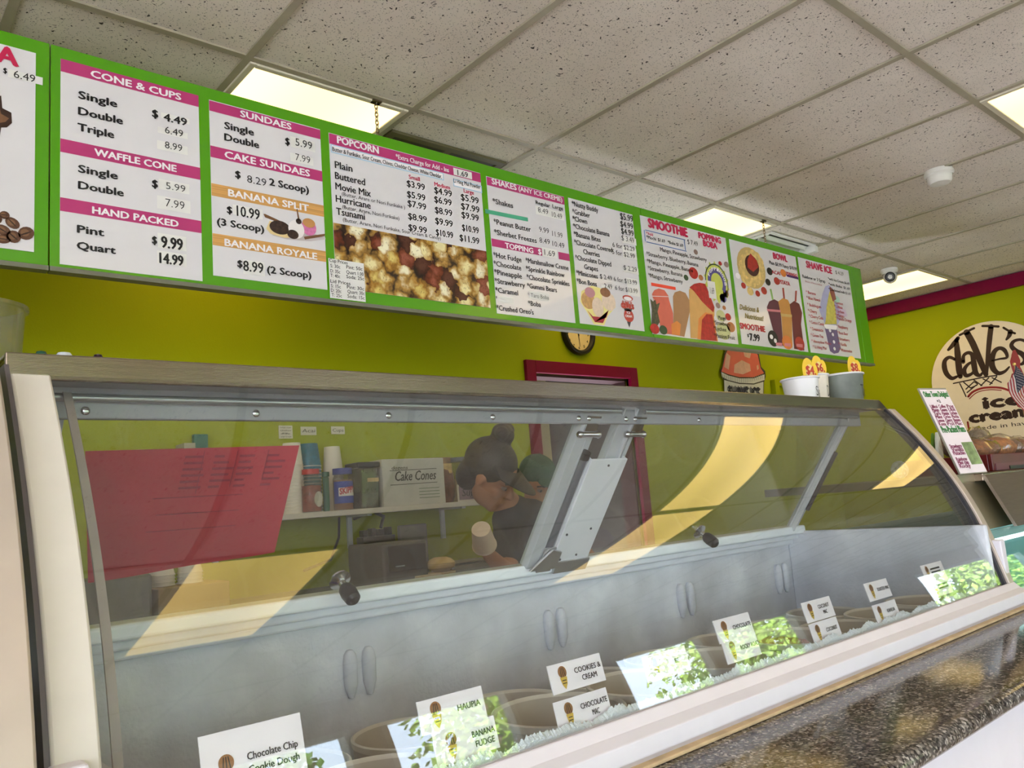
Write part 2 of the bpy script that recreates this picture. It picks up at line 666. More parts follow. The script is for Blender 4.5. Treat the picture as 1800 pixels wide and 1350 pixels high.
# dark room behind the doorway
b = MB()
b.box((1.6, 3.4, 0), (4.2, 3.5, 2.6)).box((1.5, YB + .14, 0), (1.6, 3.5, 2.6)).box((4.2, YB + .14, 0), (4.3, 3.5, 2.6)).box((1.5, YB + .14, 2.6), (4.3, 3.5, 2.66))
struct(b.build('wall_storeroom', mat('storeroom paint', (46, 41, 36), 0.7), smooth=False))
b = MB()
fw = 0.075
b.box((DX0 - fw, YB - .025, 0), (DX0, YB + .02, DZ + fw)).box((DX1, YB - .025, 0), (DX1 + fw, YB + .02, DZ + fw)).box((DX0, YB - .025, DZ), (DX1, YB + .02, DZ + fw))
struct(b.build('door_1', M_trim, smooth=False, bevel=.003))
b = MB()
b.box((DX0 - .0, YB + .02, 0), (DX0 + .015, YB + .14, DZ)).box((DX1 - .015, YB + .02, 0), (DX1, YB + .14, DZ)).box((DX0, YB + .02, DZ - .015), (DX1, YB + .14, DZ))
struct(b.build('trim_5', mat('shaded jamb maroon', (74, 44, 46), .7), smooth=False))  # maroon trim paint darkened: doorway shade put into its colour
tag(MB().box((2.66, 1.9, 0), (2.972, 2.3, 2.40)).build('metal_locker', mat('pale locker paint', (158, 142, 126), 0.5), smooth=False, bevel=.006),
    'pale tan cabinet top seen inside the dark doorway', 'cabinet')

# crown trim
struct(MB().box((5.80, -1.25, CEIL - .105), (5.85, YB, CEIL - .005)).build('trim_1', M_trim, smooth=False, bevel=.004))
struct(MB().box((WX0, YB - .05, CEIL - .105), (5.80, YB, CEIL - .005)).build('trim_2', M_trim, smooth=False, bevel=.004))

# ceiling tees: main runners along x every 4 ft, cross tees along y every 2 ft
b = MB()
TW = 0.012
J = 4 * 0.3048
for j in range(-1, 6):
    y = -j * J
    if WY0 < y < WY1:
        b.box((WX0, y - TW, CEIL - .006), (WX1, y + TW, CEIL + .001))
for i in range(-6, 21):
    x = i * T
    if WX0 < x < WX1:
        for j in range(-2, 6):
            y1, y0 = -j * J - TW, -(j + 1) * J + TW
            y1, y0 = min(y1, WY1), max(y0, WY0)
            if y1 > y0:
                b.box((x - TW, y0, CEIL - .006), (x + TW, y1, CEIL + .001))
struct(b.build('trim_3', M_tee, smooth=False))

# troffers: (tile column i, row from y = -j*J to -(j+1)*J)
M_lens = lens_mat()
M_lframe = mat('lamp frame enamel', (214, 206, 186), 0.4, var=0.02)
LAMPS = [(0, -1, 'yellow ceiling light behind the popcorn menu, nearest the left end of the boards'),
         (4, -1, 'yellow ceiling light above the smoothie menu board'),
         (8, -1, 'yellow ceiling light beside the round camera, by the maroon trim'),
         (4, 1, 'yellow ceiling light cut off by the right edge of the photo'),
         (8, 1, 'yellow ceiling light over the customer side, far right'),
         (0, 2, 'yellow ceiling light mirrored in the left half of the curved case glass'),
         (4, 2, 'second yellow ceiling light of the pair mirrored in the right of the case glass'),
         (-4, 2, 'yellow ceiling light over the left of the customer side')]
for i, j, lab in LAMPS:
    x0, x1 = i * T + TW, (i + 1) * T - TW
    y1, y0 = -j * J - TW, -(j + 1) * J + TW
    r = thing('ceiling_light', ((x0 + x1) / 2, (y0 + y1) / 2, CEIL), lab, 'ceiling light', 'yellow ceiling lights')
    f = MB()
    q = .022
    zz = (CEIL - .012, CEIL + .002)
    f.box((x0, y0, zz[0]), (x0 + q, y1, zz[1])).box((x1 - q, y0, zz[0]), (x1, y1, zz[1]))
    f.box((x0 + q, y0, zz[0]), (x1 - q, y0 + q, zz[1])).box((x0 + q, y1 - q, zz[0]), (x1 - q, y1, zz[1]))
    f.build('frame', M_lframe, r, smooth=False, bevel=.003)
    MB().box((x0 + q, y0 + q, CEIL - .008), (x1 - q, y1 - q, CEIL + .001)).build('diffuser', M_lens, r, smooth=False)

# slot diffuser in the ceiling behind the popcorn menu
r = thing('air_vent', (.92, .24, CEIL), 'long slotted air vent in the ceiling behind the popcorn menu', 'air vent')
b = MB()
x0, x1, y0, y1 = T + TW + .01, 2 * T - TW - .01, .175, .33
b.box((x0, y0, CEIL - .01), (x1, y0 + .03, CEIL + .001)).box((x0, y1 - .03, CEIL - .01), (x1, y1, CEIL + .001))
for xx in (x0, (x0 + x1) / 2 - .015, x1 - .03):
    b.box((xx, y0 + .03, CEIL - .01), (xx + .03, y1 - .03, CEIL + .001))
b.build('frame', mat('vent paint', (92, 86, 58), 0.5), r, smooth=False)
MB().box((x0 + .03, y0 + .03, CEIL - .003), (x1 - .03, y1 - .03, CEIL + .001)).build('slot', M_black, r, smooth=False)

# white supply grille
r = thing('air_vent', (3.35, .22, CEIL), 'white metal air vent with dark louvres above the bowl menu', 'air vent')
b = MB()
x0, x1, y0, y1 = 3.12, 3.62, .10, .42
b.box((x0, y0, CEIL - .012), (x1, y0 + .02, CEIL)).box((x0, y1 - .02, CEIL - .012), (x1, y1, CEIL)).box((x0, y0 + .02, CEIL - .012), (x0 + .02, y1 - .02, CEIL)).box((x1 - .02, y0 + .02, CEIL - .012), (x1, y1 - .02, CEIL))
b.box((x1 - .03, y0 - .005, CEIL - .05), (x1 + .01, y1 + .005, CEIL - .012))
b.build('frame', mat('white enamel', (222, 220, 214), 0.4, var=.02), r, smooth=False, bevel=.003)
b = MB()
for k in range(5):
    y = y0 + .05 + k * .05
    b.box((x0 + .02, y - .002, CEIL - .030), (x1 - .02, y + .002, CEIL - .004), M=Matrix.Translation((0, y, CEIL - .015)) @ Matrix.Rotation(math.radians(35), 4, 'X') @ Matrix.Translation((0, -y, -CEIL + .015)))
b.build('louvres', MATS['white enamel'], r, smooth=False)
MB().box((x0 + .02, y0 + .02, CEIL - .004), (x1 - .02, y1 - .02, CEIL)).build('opening', M_black, r, smooth=False)

# smoke detector and dome camera
r = thing('smoke_detector', (3.08, -.83, CEIL), 'white round smoke detector on the ceiling at upper right', 'smoke detector')
MB().lathe([(.0, 0), (.062, 0), (.066, -.012), (.066, -.022), (.060, -.026), (.058, -.03)], (3.08, -.83, CEIL)).build('base_plate', MATS['white enamel'], r)
MB().lathe([(.056, -.026), (.053, -.055), (.045, -.066), (.02, -.07), (0.001, -.07)], (3.08, -.83, CEIL)).build('cover', MATS['white enamel'], r)
r = thing('security_camera', (4.70, .14, CEIL), 'white ball security camera under the ceiling light by the trim', 'camera')
c = Vector((4.70, .14, CEIL))
MB().lathe([(.0, 0), (.055, 0), (.058, -.015), (.05, -.03), (.048, -.035)], c).build('base', MATS['white enamel'], r)
MB().sphere(c + Vector((0, 0, -.055)), .047).build('ball', MATS['white enamel'], r)
d = (CAM - c).normalized()
Mr = d.to_track_quat('Z', 'Y').to_matrix().to_4x4()
MB().lathe([(.034, .032), (.034, .046), (.027, .05), (.026, .044), (.0005, .044)], c + Vector((0, 0, -.055)), M=Mr).build('lens_ring', M_black, r)

# ================================================================== MENU BOARDS (plane y = 0, z 2.00 .. 2.60)
ZB0, ZB1 = 2.000, 2.600
M_green = mat('green laminate', (84, 158, 12), 0.22, var=0.03, scale=3, coat=0.3)
M_sheet = mat('white menu sheet', (226, 222, 226), 0.22, var=0.01, coat=0.4)
M_pink = mat('magenta print', (188, 58, 118), 0.3, var=0.04)
M_crim = mat('crimson print', (204, 38, 84), 0.3, var=0.04)
M_tan = mat('tan print', (214, 160, 92), 0.3, var=0.25, scale=14, stretch=(.2, 1, 30))
M_wprint = mat('white print', (246, 240, 244), 0.3, var=0.01)
M_stick = mat('price sticker paper', (232, 229, 226), 0.5, var=0.02)
M_red = mat('red print', (196, 52, 66), 0.3)
M_cyan = mat('pale blue print', (170, 206, 232), 0.3)
M_teal = mat('green marker tape', (80, 176, 140), 0.4)
M_neon = mat('neon orange paper', (255, 84, 60), 0.5)
BY = -0.016        # front of the green laminate


def board(x0, x1, label):
    r = thing('menu_board', ((x0 + x1) / 2, 0, ZB0), label, 'menu board', 'green menu boards')
    MB().box((x0, BY, ZB0), (x1, 0.006, ZB1)).build('backing_panel', M_green, r, smooth=False, bevel=.002)
    MB().box((x0, BY - .004, ZB0 - .012), (x1, 0.012, ZB0)).build('bottom_channel', mat('grey channel', (120, 120, 104), .4, .3), r, smooth=False)
    return r


def P(x, y, k=0.0):
    return at(x, y, BY - k)


def sheet(root, tl, tr, br, bl, name='menu_sheet'):
    X0 = (P(*tl).x + P(*bl).x) / 2
    X1 = (P(*tr).x + P(*br).x) / 2
    Z1 = (P(*tl).z + P(*tr).z) / 2
    Z0 = (P(*bl).z + P(*br).z) / 2
    o = MB().box((X0, BY - .002, Z0), (X1, BY, Z1)).build(name, M_sheet, root, smooth=False)
    return o, X0, X1, Z0, Z1


K1, K2, K3, K4 = .0026, .0032, .0038, .0044
UX, VZ = Vector((1, 0, 0)), Vector((0, 0, 1))


def line(mb, s, p0, p1, h, m=0, bold=.02, k=K3, shear=0.0):
    a, e = P(*p0, k), P(*p1, k)
    cap = P(p0[0], p0[1] - h, k).z - a.z
    write(mb, s, Vector((a.x, BY - k, (a.z + e.z) / 2)), UX, VZ, e.x - a.x, cap, m, bold, shear=shear)


def rect(mb, p0, p1, m=0, k=K2):
    """axis-parallel patch on the board from two photo corners"""
    a, e = P(*p0, k), P(*p1, k)
    y = BY - k
    mb.add([(a.x, y, e.z), (e.x, y, e.z), (e.x, y, a.z), (a.x, y, a.z)], [(0, 1, 2, 3)], m)


def band(mb, X0, X1, pt, pb, m=0, k=K1):
    z1, z0 = P(*pt, k).z, P(*pb, k).z
    y = BY - k
    mb.add([(X0, y, z0), (X1, y, z0), (X1, y, z1), (X0, y, z1)], [(0, 1, 2, 3)], m)


def shape(mb, pts, m=0, k=K2):
    y = BY - k
    mb.add([(P(x, z, k).x, y, P(x, z, k).z) for x, z in pts], [tuple(range(len(pts)))], m)


def disc(mb, c, rx, ry, m=0, k=K2, n=20, rot=0.0):
    """ellipse whose half axes are given in photo pixels"""
    o = P(*c, k)
    ex = P(c[0] + rx, c[1] + rx * .12, k).x - o.x
    ez = P(c[0], c[1] - ry, k).z - o.z
    ca, sa = math.cos(rot), math.sin(rot)
    vs = []
    for i in range(n):
        a = 2 * math.pi * i / n
        u, v = ex * math.cos(a), ez * math.sin(a)
        vs.append((o.x + u * ca - v * sa, BY - k, o.z + u * sa + v * ca))
    mb.add(vs, [tuple(range(n))], m)


def stickers(par, rects):
    for k, (p0, p1) in enumerate(rects):
        s = MB()
        rect(s, p0, p1, 0, .0029)
        s.build('price_sticker', M_stick, par, smooth=False)


# board edges
XS0, XS1, XS2, XS3 = -0.54, 1.812, 3.80, 3.91

# ---- left board (coffee)
r = board(-2.0, XS0 - .003, 'green menu board with coffee beans, cut off by the left edge')
X1c = (P(66, 95).x + P(56, 443).x) / 2
zt, zb = P(66, 95).z, P(56, 443).z
sh = MB().box((-1.7, BY - .002, zb), (X1c, BY, zt)).build('menu_sheet', M_sheet, r, smooth=False)
s = MB()
rect(s, (14, 121), (75, 150), 0, .0029)
s.build('price_sticker', M_stick, sh, smooth=False)
L = MB()
a = P(31, 117, K3)
write(L, 'MACADAMIA', Vector((a.x - .40, BY - K3, a.z)), UX, VZ, .40, .045, 1, .03)
line(L, '$', (6, 128), (12, 129), 9)
line(L, '6.49', (24, 136), (62, 145), 13, bold=0)
L.build('lettering', [M_ink, M_crim], sh, smooth=False)
M_cof = [mat('espresso print', (58, 36, 28), .35), mat('coffee bean print', (96, 62, 44), .35), mat('cocoa print', (128, 90, 62), .35), mat('cream print', (214, 186, 150), .35)]
pc = MB()
shape(pc, [(-14, 172), (2, 168), (4, 190), (20, 198), (21, 216), (12, 224), (2, 224), (-2, 250), (-20, 300), (-60, 300), (-60, 200)], 0)
shape(pc, [(-10, 180), (-2, 182), (2, 200), (16, 208), (10, 214), (0, 216), (-6, 240), (-20, 240)], 2, K3)
disc(pc, (-30, 200), 26, 60, 3, K3)
for (x, y, rx, ry, ro) in ((8, 378, 9, 7, .3), (22, 392, 14, 9, -.6), (-10, 384, 14, 10, 0), (4, 404, 15, 9, -.3), (24, 416, 13, 11, -.5), (46, 410, 15, 11, .7), (6, 420, 14, 8, .2), (-18, 410, 18, 12, 0), (-40, 400, 20, 14, .3)):
    disc(pc, (x, y), rx, ry, 1, K3, 14, ro)
    disc(pc, (x - 2, y - 1), rx * .55, ry * .6, 2, K4, 10, ro)
    disc(pc, (x, y), rx * .8, ry * .12, 0, K4 + .0004, 8, ro - .2)
pc.build('coffee_picture', M_cof, sh, smooth=False)

# ---- middle board
r = board(XS0, XS1 - .0015, 'long green menu board with cones, sundaes, popcorn and shakes')
MID = r
# cones and cups
sh, X0, X1, Z0, Z1 = sheet(r, (109, 106), (352, 168), (352, 505), (102, 452))
for p0, p1 in (((109, 106), (109, 126.5)), ((105, 243.5), (105, 267)), ((103, 346.7), (103, 370.5))):
    hb = MB()
    z1, z0 = (Z1, P(*p1).z) if p0[1] == 106 else (P(*p0).z, P(*p1).z)
    hb.add([(X0, BY - K1, z0), (X1, BY - K1, z0), (X1, BY - K1, z1), (X0, BY - K1, z1)], [(0, 1, 2, 3)])
    hb.build('heading_band', M_pink, sh, smooth=False)
stickers(sh, [((283, 197), (333, 219)), ((277, 222), (330, 245)), ((276, 246), (330, 273)), ((279, 314), (333, 342)), ((276, 343), (335, 376)), ((277, 409), (328, 442)), ((276, 440), (328, 469))])
L = MB()
for s, p0, p1, h, m in [('CONE & CUPS', (160, 135.5), (318, 175.5), 12, 1), ('Single', (138.5, 173.5), (205.5, 187.8), 13, 0), ('Double', (138, 201.8), (215.5, 217.8), 13, 0), ('Triple', (137, 230), (200, 242), 13, 0), ('$', (268, 205.5), (277.5, 207), 13, 0),
                        ('WAFFLE CONE', (166.5, 272), (310, 303), 12, 1), ('Single', (138, 302.7), (206.5, 315), 13, 0), ('Double', (138, 331.5), (217, 345), 13, 0), ('$', (268, 329), (277, 330), 13, 0),
                        ('HAND PACKED', (162.7, 374.5), (313.5, 399.5), 12, 1), ('Pint', (136, 408.5), (182.7, 415), 13, 0), ('Quart', (135.5, 437.8), (203, 446), 13, 0), ('$', (268, 428), (275.5, 429), 13, 0)]:
    line(L, s, p0, p1, h, m, .028)
for s, p0, p1, h, bo in [('4.49', (288, 212), (328.5, 221), 13, .02), ('6.49', (290, 233.5), (322, 241), 12, 0), ('8.99', (290, 260), (320.5, 266.5), 12, 0), ('5.99', (292, 332), (326, 338), 12, -.008), ('7.99', (291, 362), (324.5, 369), 14, -.008), ('9.99', (284, 436.7), (321, 438), 20, .02), ('14.99', (281, 462.7), (322, 466.7), 18, .02)]:
    line(L, s, p0, p1, h, 0, bo)
L.build('lettering', [M_ink, M_wprint], sh, smooth=False)

# sundaes
sh, X0, X1, Z0, Z1 = sheet(r, (370, 177), (565, 228), (572, 512), (371.5, 481))
for p0, p1, m_ in (((369.5, 176.7), (369.5, 194.5), M_pink), ((370, 255.5), (370, 275.5), M_pink), ((371, 321.5), (371, 343.3), M_tan), ((371.5, 409.3), (371.5, 430), M_tan)):
    hb = MB()
    band(hb, X0, X1, p0, p1)
    hb.build('heading_band', m_, sh, smooth=False)
stickers(sh, [((510, 239), (554, 268)), ((510, 268), (551, 292)), ((409, 359), (462, 386)), ((427, 456), (466, 486))])
L = MB()
for s, p0, p1, h, m in [('SUNDAES', (423, 205.5), (512, 227.3), 11, 1), ('Single', (395, 226.7), (446, 237.8), 12, 0), ('Double', (395, 247), (455, 260), 12, 0), ('$', (502, 253.5), (509, 255.5), 12, 0),
                        ('CAKE SUNDAES', (395.5, 277.8), (544.5, 310), 12, 1), ('$', (414, 312), (422.7, 313.3), 12, 0), ('2 Scoop)', (474, 325.5), (542.7, 339.5), 12, 0),
                        ('BANANA SPLIT', (401.8, 345.5), (542.7, 370.7), 12, 1), ('$', (399.5, 374.5), (407.8, 375.5), 12, 0), ('(3 Scoop)', (382, 395.5), (464, 408), 12, 0),
                        ('BANANA ROYALE', (395.5, 432), (557.3, 456), 12, 1), ('$', (418, 469), (426, 470), 12, 0), ('(2 Scoop)', (470, 480), (547, 489), 12, 0)]:
    line(L, s, p0, p1, h, m, .026)
for s, p0, p1, h, bo in [('5.99', (519.5, 255), (549, 263.3), 13, 0), ('7.99', (519.5, 281), (545.5, 287.8), 12, -.008), ('8.29', (434.5, 320), (468.5, 327.8), 13, -.005), ('10.99', (416.7, 381), (456.7, 384.5), 18, .01), ('8.99', (428, 474), (463, 482), 18, .01)]:
    line(L, s, p0, p1, h, 0, bo)
L.build('lettering', [M_ink, M_wprint], sh, smooth=False)
pc = MB()
M_split = [mat('banana print', (232, 206, 150), .35), mat('fudge print', (58, 40, 34), .35, var=.6, scale=90), mat('whipped cream print', (240, 232, 232), .35), mat('strawberry scoop print', (214, 120, 170), .35, var=.2, scale=80), mat('dish print', (196, 184, 186), .35), mat('wafer print', (120, 82, 52), .35), mat('caramel print', (196, 140, 84), .35)]
shape(pc, [(470, 402), (480, 392), (545, 408), (572, 418), (572, 421), (545, 424), (505, 421), (480, 414)], 4)
shape(pc, [(468, 402), (474, 388), (490, 393), (520, 418), (500, 418), (476, 411)], 0, K2 + .0002)
shape(pc, [(463, 376), (466, 376), (492, 388), (492, 392), (466, 382)], 5, K2 + .0003)
disc(pc, (492, 400), 18, 12, 1, K3)
disc(pc, (521, 403), 14, 16, 2, K3 + .0002)
disc(pc, (515, 412), 10, 8, 1, K4)
disc(pc, (543, 400), 13, 14, 3, K3)
disc(pc, (543, 392), 11, 8, 6, K4)
disc(pc, (525, 389), 5, 5, 1, K4)
shape(pc, [(521, 368), (523, 367), (527, 388), (524, 388)], 5, K4)
shape(pc, [(534, 416), (571, 411), (571, 415), (536, 421)], 5, K4)
pc.build('banana_split_picture', M_split, sh, smooth=False)

# popcorn
sh, X0, X1, Z0, Z1 = sheet(r, (580.4, 234.4), (846.7, 305.5), (859, 549), (587, 497))
hb = MB()
band(hb, X0, X1, (580.5, 234.5), (580.5, 252.5), 0)
hb.build('heading_band', M_pink, sh, smooth=False)
# pale blue outlined add-ins label
zA, zC = P(582, 254, 0).z, P(582, 268.5, 0).z
for xa, xe, kz in ((X0 + .004, P(779, 310).x, 0), (P(796, 322).x, P(846, 330).x, -.012)):
    hb = MB()
    for m, q, kk in ((0, 0, .0027), (1, .0035, .003)):
        hb.add([(xa + q, BY - kk, zC + kz + q), (xe - q, BY - kk, zC + kz + q), (xe - q, BY - kk, zA + kz - q), (xa + q, BY - kk, zA + kz - q)], [(0, 1, 2, 3)], m)
    hb.build('outlined_strip', [M_cyan, M_wprint], sh, smooth=False)
stickers(sh, [((796.7, 294.5), (830, 315.5))])
L = MB()
line(L, 'POPCORN', (593.3, 252), (665.5, 269.3), 12, 1, .028)
line(L, '*Extra Charge for Add - Ins', (696, 279), (789, 302.5), 8, 1, .012)
line(L, '1.69', (804.5, 307.8), (822.7, 312.2), 9, 0, .01)
line(L, 'Butter & Furikake, Sour Cream, Chives, Cheddar Cheese, White Cheddar,', (584.3, 265.5), (776.8, 313.5), 7.5, 0, .008)
line(L, 'Li Hing Mui Powder', (797.8, 321), (844.5, 332), 7, 0, .008)
for s, p0, p1, h in [('Plain', (589, 295.5), (619.5, 301.8), 12), ('Buttered', (589.3, 314.5), (641.8, 325.5), 12), ('Movie Mix', (590, 333.3), (652, 345.5), 12), ('Hurricane', (590.7, 355), (651.5, 366.7), 12), ('Tsunami', (591.5, 376.7), (641.5, 386.7), 12)]:
    line(L, s, p0, p1, h, 0, .014)
for s, p0, p1 in [('(Butter, Arare or Nori Furikake )', (601, 343.3), (712, 367.8)), ('(Butter, Arare, Nori Furikake)', (601.8, 366.7), (702, 386.7)), ('(Butter, Arare, Nori Furikake, Sour Cream & Candy)', (603, 388.5), (775, 422))]:
    line(L, s, p0, p1, 6.5, 0, 0)
for s, p0, p1 in [('Small', (719, 315.5), (738, 317)), ('Medium', (764, 329), (791, 331)), ('Large', (815.5, 339), (833, 341.8))]:
    line(L, s, p0, p1, 7, 2, .015)
for s, p0, p1 in [('$3.99', (715.5, 327.8), (747, 334.5)), ('$5.99', (716, 346.7), (747.8, 353)), ('$7.99', (717, 363.3), (749.3, 368.5)), ('$8.99', (717.8, 384.5), (750.5, 392)), ('$9.99', (718.5, 405.5), (750.5, 410)),
                  ('$4.99', (763.8, 339), (794.5, 346.7)), ('$6.99', (763.8, 355.5), (794, 362)), ('$8.99', (765, 374.5), (795, 380)), ('$9.99', (765.5, 393.3), (796, 399)), ('$10.99', (766.7, 413.3), (796.7, 419.3)),
                  ('$5.99', (810.5, 351), (841.8, 359)), ('$7.99', (811, 368.5), (843, 373.3)), ('$9.99', (811.8, 383.3), (841.8, 388.5)), ('$10.99', (812.7, 405.5), (841.8, 410.5)), ('$11.99', (808.5, 423.3), (842.7, 429))]:
    line(L, s, p0, p1, 11, 0, .012)
L.build('lettering', [M_ink, M_wprint, M_crim], sh, smooth=False)
pc = MB()
za = P(585, 391, K1).z
zq = P(851, 441, K1).z
pc.add([(X0, BY - K1, Z0), (X1, BY - K1, Z0), (X1, BY - K1, (za + zq) / 2), (X0, BY - K1, (za + zq) / 2)], [(0, 1, 2, 3)])
pc.build('popcorn_picture', MATS['popcorn print'], sh, smooth=False)

# cup-price note taped to the popcorn sheet
n = MB()
rect(n, (577, 453.5), (643, 531), 0, .0048)
nt_ = n.build('price_note', M_stick, r, smooth=False)
L = MB()
K5 = .0055
for s, p0, p1 in [('Cup Prices', (579, 461), (611, 464)), ('S: 30c', (581, 470), (598, 472)), ('Pint: 50c', (609, 472), (637, 476)), ('D: 35c', (581, 479), (598, 481)), ('Quart 1.00', (609, 481), (639, 485)), ('T: 40c', (581, 487), (598, 489)), ('Soda: 25c', (609, 489), (640, 493)),
                  ('Lid Prices', (581, 497), (616, 501)), ('S: 15c', (582, 505), (599, 507)), ('Pint: 30c', (610, 507), (640, 511)), ('D: 20c', (582, 513), (600, 515)), ('Quart: 30c', (611, 515), (641, 519)), ('T: 25c', (583, 521), (601, 523)), ('Soda: 15c', (611, 523), (641, 527))]:
    line(L, s, p0, p1, 6, 0, .005, K5)
L.build('lettering', M_ink, nt_, smooth=False)

# shakes and toppings
sh, X0, X1, Z0, Z1 = sheet(r, (857.4, 311), (994.3, 347), (1007, 567.5), (870, 550.7))
hb = MB()
band(hb, X0, X1, (857.5, 311), (858, 325.5), 0)
hb.build('heading_band', M_pink, sh, smooth=False)
zt, zb = P(864, 419.4).z, P(864.5, 433).z
for xa, xe in ((X0, P(952.5, 440).x), (P(980.5, 445).x, X1)):
    hb = MB()
    hb.add([(xa, BY - K1, zb), (xe, BY - K1, zb), (xe, BY - K1, zt), (xa, BY - K1, zt)], [(0, 1, 2, 3)])
    hb.build('heading_band', M_pink, sh, smooth=False)
stickers(sh, [((941, 361), (992, 388)), ((952, 434), (980, 455)), ((876, 520), (903, 535)), ((930, 511), (966, 530))])
tp = MB()
a, e = P(853, 371, K3), P(928, 386, K3)
tp.add([(a.x, BY - K3, a.z - .008), (e.x, BY - K3, e.z - .008), (e.x, BY - K3, e.z + .008), (a.x, BY - K3, a.z + .008)], [(0, 1, 2, 3)])
tp.build('green_tape', M_teal, sh, smooth=False)
L = MB()
line(L, 'SHAKES', (865, 323.8), (908, 334), 10, 1, .025)
line(L, '(ANY ICE CREME)', (912, 335), (988.5, 355), 8, 1, .02)
line(L, 'TOPPING', (888.4, 435.8), (937.4, 445), 9, 1, .025)
line(L, '$', (946.5, 446.4), (951.6, 447.3), 9, 1)
for s, p0, p1, h in [('Regular', (942, 358.4), (967, 365), 6.5), ('Large', (971.5, 365.5), (989.7, 370), 6.5), ('*Shakes', (866.3, 357.2), (902, 366), 9), ('*Peanut Butter', (868, 393.8), (933.3, 407.3), 9), ('*Sherbet Freezes', (869, 412), (943.5, 427.2), 9),
                     ('*Hot Fudge', (867.5, 452.5), (916.8, 460.5), 9), ('*Chocolate', (868, 467.2), (916.4, 475.2), 9), ('*Pineapple', (869, 482), (917.7, 490), 9), ('*Strawberry', (869.9, 497.3), (923, 506), 9), ('*Caramel', (871, 513), (911, 520), 9), ('*', (872, 528), (874, 528.5), 8), ("*Crushed Oreo's", (873, 543.5), (938.3, 554.5), 9),
                     ('*Marshmallow Creme', (924.4, 461.3), (999.6, 475.3), 8.5), ('*Sprinkle Rainbow', (924.8, 475.7), (992.5, 487.7), 8.5), ('*Chocolate Sprinkles', (925.9, 490), (1001.4, 503.6), 8.5), ('*Gummi Bears', (926.8, 505.3), (979.2, 514.6), 8.5), ('*Boba', (928.9, 536), (951, 540.5), 8.5)]:
    line(L, s, p0, p1, h, 0, .012)
for s, p0, p1, h in [('8.49', (946, 371.5), (964, 378.5), 9), ('10.49', (970.3, 379), (988.5, 387), 9), ('9.99', (948, 406), (965.3, 412), 9), ('11.99', (971, 413.5), (989.3, 420), 9), ('8.49', (948.5, 425), (967, 431), 9), ('10.49', (971.5, 431), (992.5, 438), 9), ('1.69', (957.3, 447), (976, 452.8), 10), ('* Taro Boba', (928, 520.4), (965, 527.5), 7)]:
    line(L, s, p0, p1, h, 0, -.006)
L.build('lettering', [M_ink, M_wprint], sh, smooth=False)

# novelties list
sh, X0, X1, Z0, Z1 = sheet(r, (1002, 350), (1115, 377.5), (1128, 582), (1015.5, 568))
stickers(sh, [((1093, 414), (1119, 432)), ((1094, 432), (1120, 457)), ((1096, 467), (1123, 483)), ((1057, 500), (1080, 509)), ((1101, 488), (1125, 522))])
L = MB()
for s, p0, p1, h in [('*Nutty Buddy', (1005.7, 361), (1051.6, 374), 8.5), ('*Grabber', (1006.6, 375.3), (1037.3, 383), 8.5), ('*Clown', (1007, 387.5), (1032.4, 394), 8.5), ('*Chocolate Banana', (1008, 401), (1071.6, 416), 8.5), ('*Banana Bites', (1008.9, 415.3), (1056, 425.5), 8.5), ('*Chocolate Covered', (1009.8, 429.6), (1076.4, 443.5), 8.5), ('Cherries', (1025.8, 446.4), (1054.2, 451.8), 8.5),
                     ('*Chocolate Dipped', (1011.6, 456.2), (1074.7, 468.7), 8.5), ('Grapes', (1027.6, 473), (1051.2, 477), 8.5), ('*Minicones', (1013.3, 482.9), (1051, 490), 8.5), ('*Bon Bons', (1014.2, 498), (1049.2, 503.5), 8.5)]:
    line(L, s, p0, p1, h, 0, .012)
for s, p0, p1, h, bo in [('$5.99', (1090.7, 384.2), (1113.2, 391.3), 11, .012), ('$4.99', (1091, 397.6), (1113, 403.8), 10, .012), ('$4.99', (1092.4, 410), (1114.3, 416.2), 10, .012), ('$ 3.49', (1093, 422.4), (1115.2, 427), 9, -.006), ('6 for $2.29', (1077, 433), (1116, 442.9), 8, 0), ('5 for $2.99', (1076.4, 445.5), (1116.4, 455), 8, 0), ('$ 2.29', (1096.5, 473), (1120, 479.3), 8, 0), ('$ 2.49 6 for $13.99', (1055, 489.5), (1120, 501), 8, 0), ('2.49  6 for $13.99', (1062.6, 505.5), (1121.2, 516.5), 8, 0)]:
    line(L, s, p0, p1, h, 0, bo)
L.build('lettering', M_ink, sh, smooth=False)
pc = MB()
M_mini = [mat('butter yellow print', (246, 232, 150), .35), mat('tan cone print', (206, 160, 104), .35, var=.2, scale=60), mat('vanilla print', (232, 208, 188), .35, var=.1, scale=70), mat('mauve scoop print', (198, 140, 150), .35), mat('brown nut print', (150, 104, 76), .35, var=.2, scale=70), mat('ribbon print', (176, 52, 66), .35)]
shape(pc, [(1022, 512), (1040, 502), (1060, 508), (1078, 520), (1082, 540), (1068, 556), (1062, 572), (1044, 570), (1034, 552), (1020, 530)], 0, K1)
disc(pc, (1034, 528), 12, 15, 1)
disc(pc, (1037, 514), 9, 9, 3, K3)
disc(pc, (1070, 530), 12, 16, 2)
disc(pc, (1064, 514), 9, 8, 4, K3)
disc(pc, (1051, 540), 10, 17, 2, K4)
shape(pc, [(1032, 545), (1042, 556), (1066, 558), (1070, 545), (1060, 568), (1046, 566)], 5, K3)
pc.build('minicones_picture', M_mini, sh, smooth=False)
pc = MB()
M_logo_s = [mat('rust print', (196, 74, 62), .35), M_wprint, mat('dark grey print', (70, 64, 66), .35)]
line(pc, "daVe's", (1093, 541), (1114, 543), 12, 0, .06, K3)
disc(pc, (1103.5, 524), 9, 5, 0, K2)
disc(pc, (1103.5, 525), 7, 3.5, 1, K3)
shape(pc, [(1097, 541), (1111, 543), (1110, 548), (1098, 546)], 2)
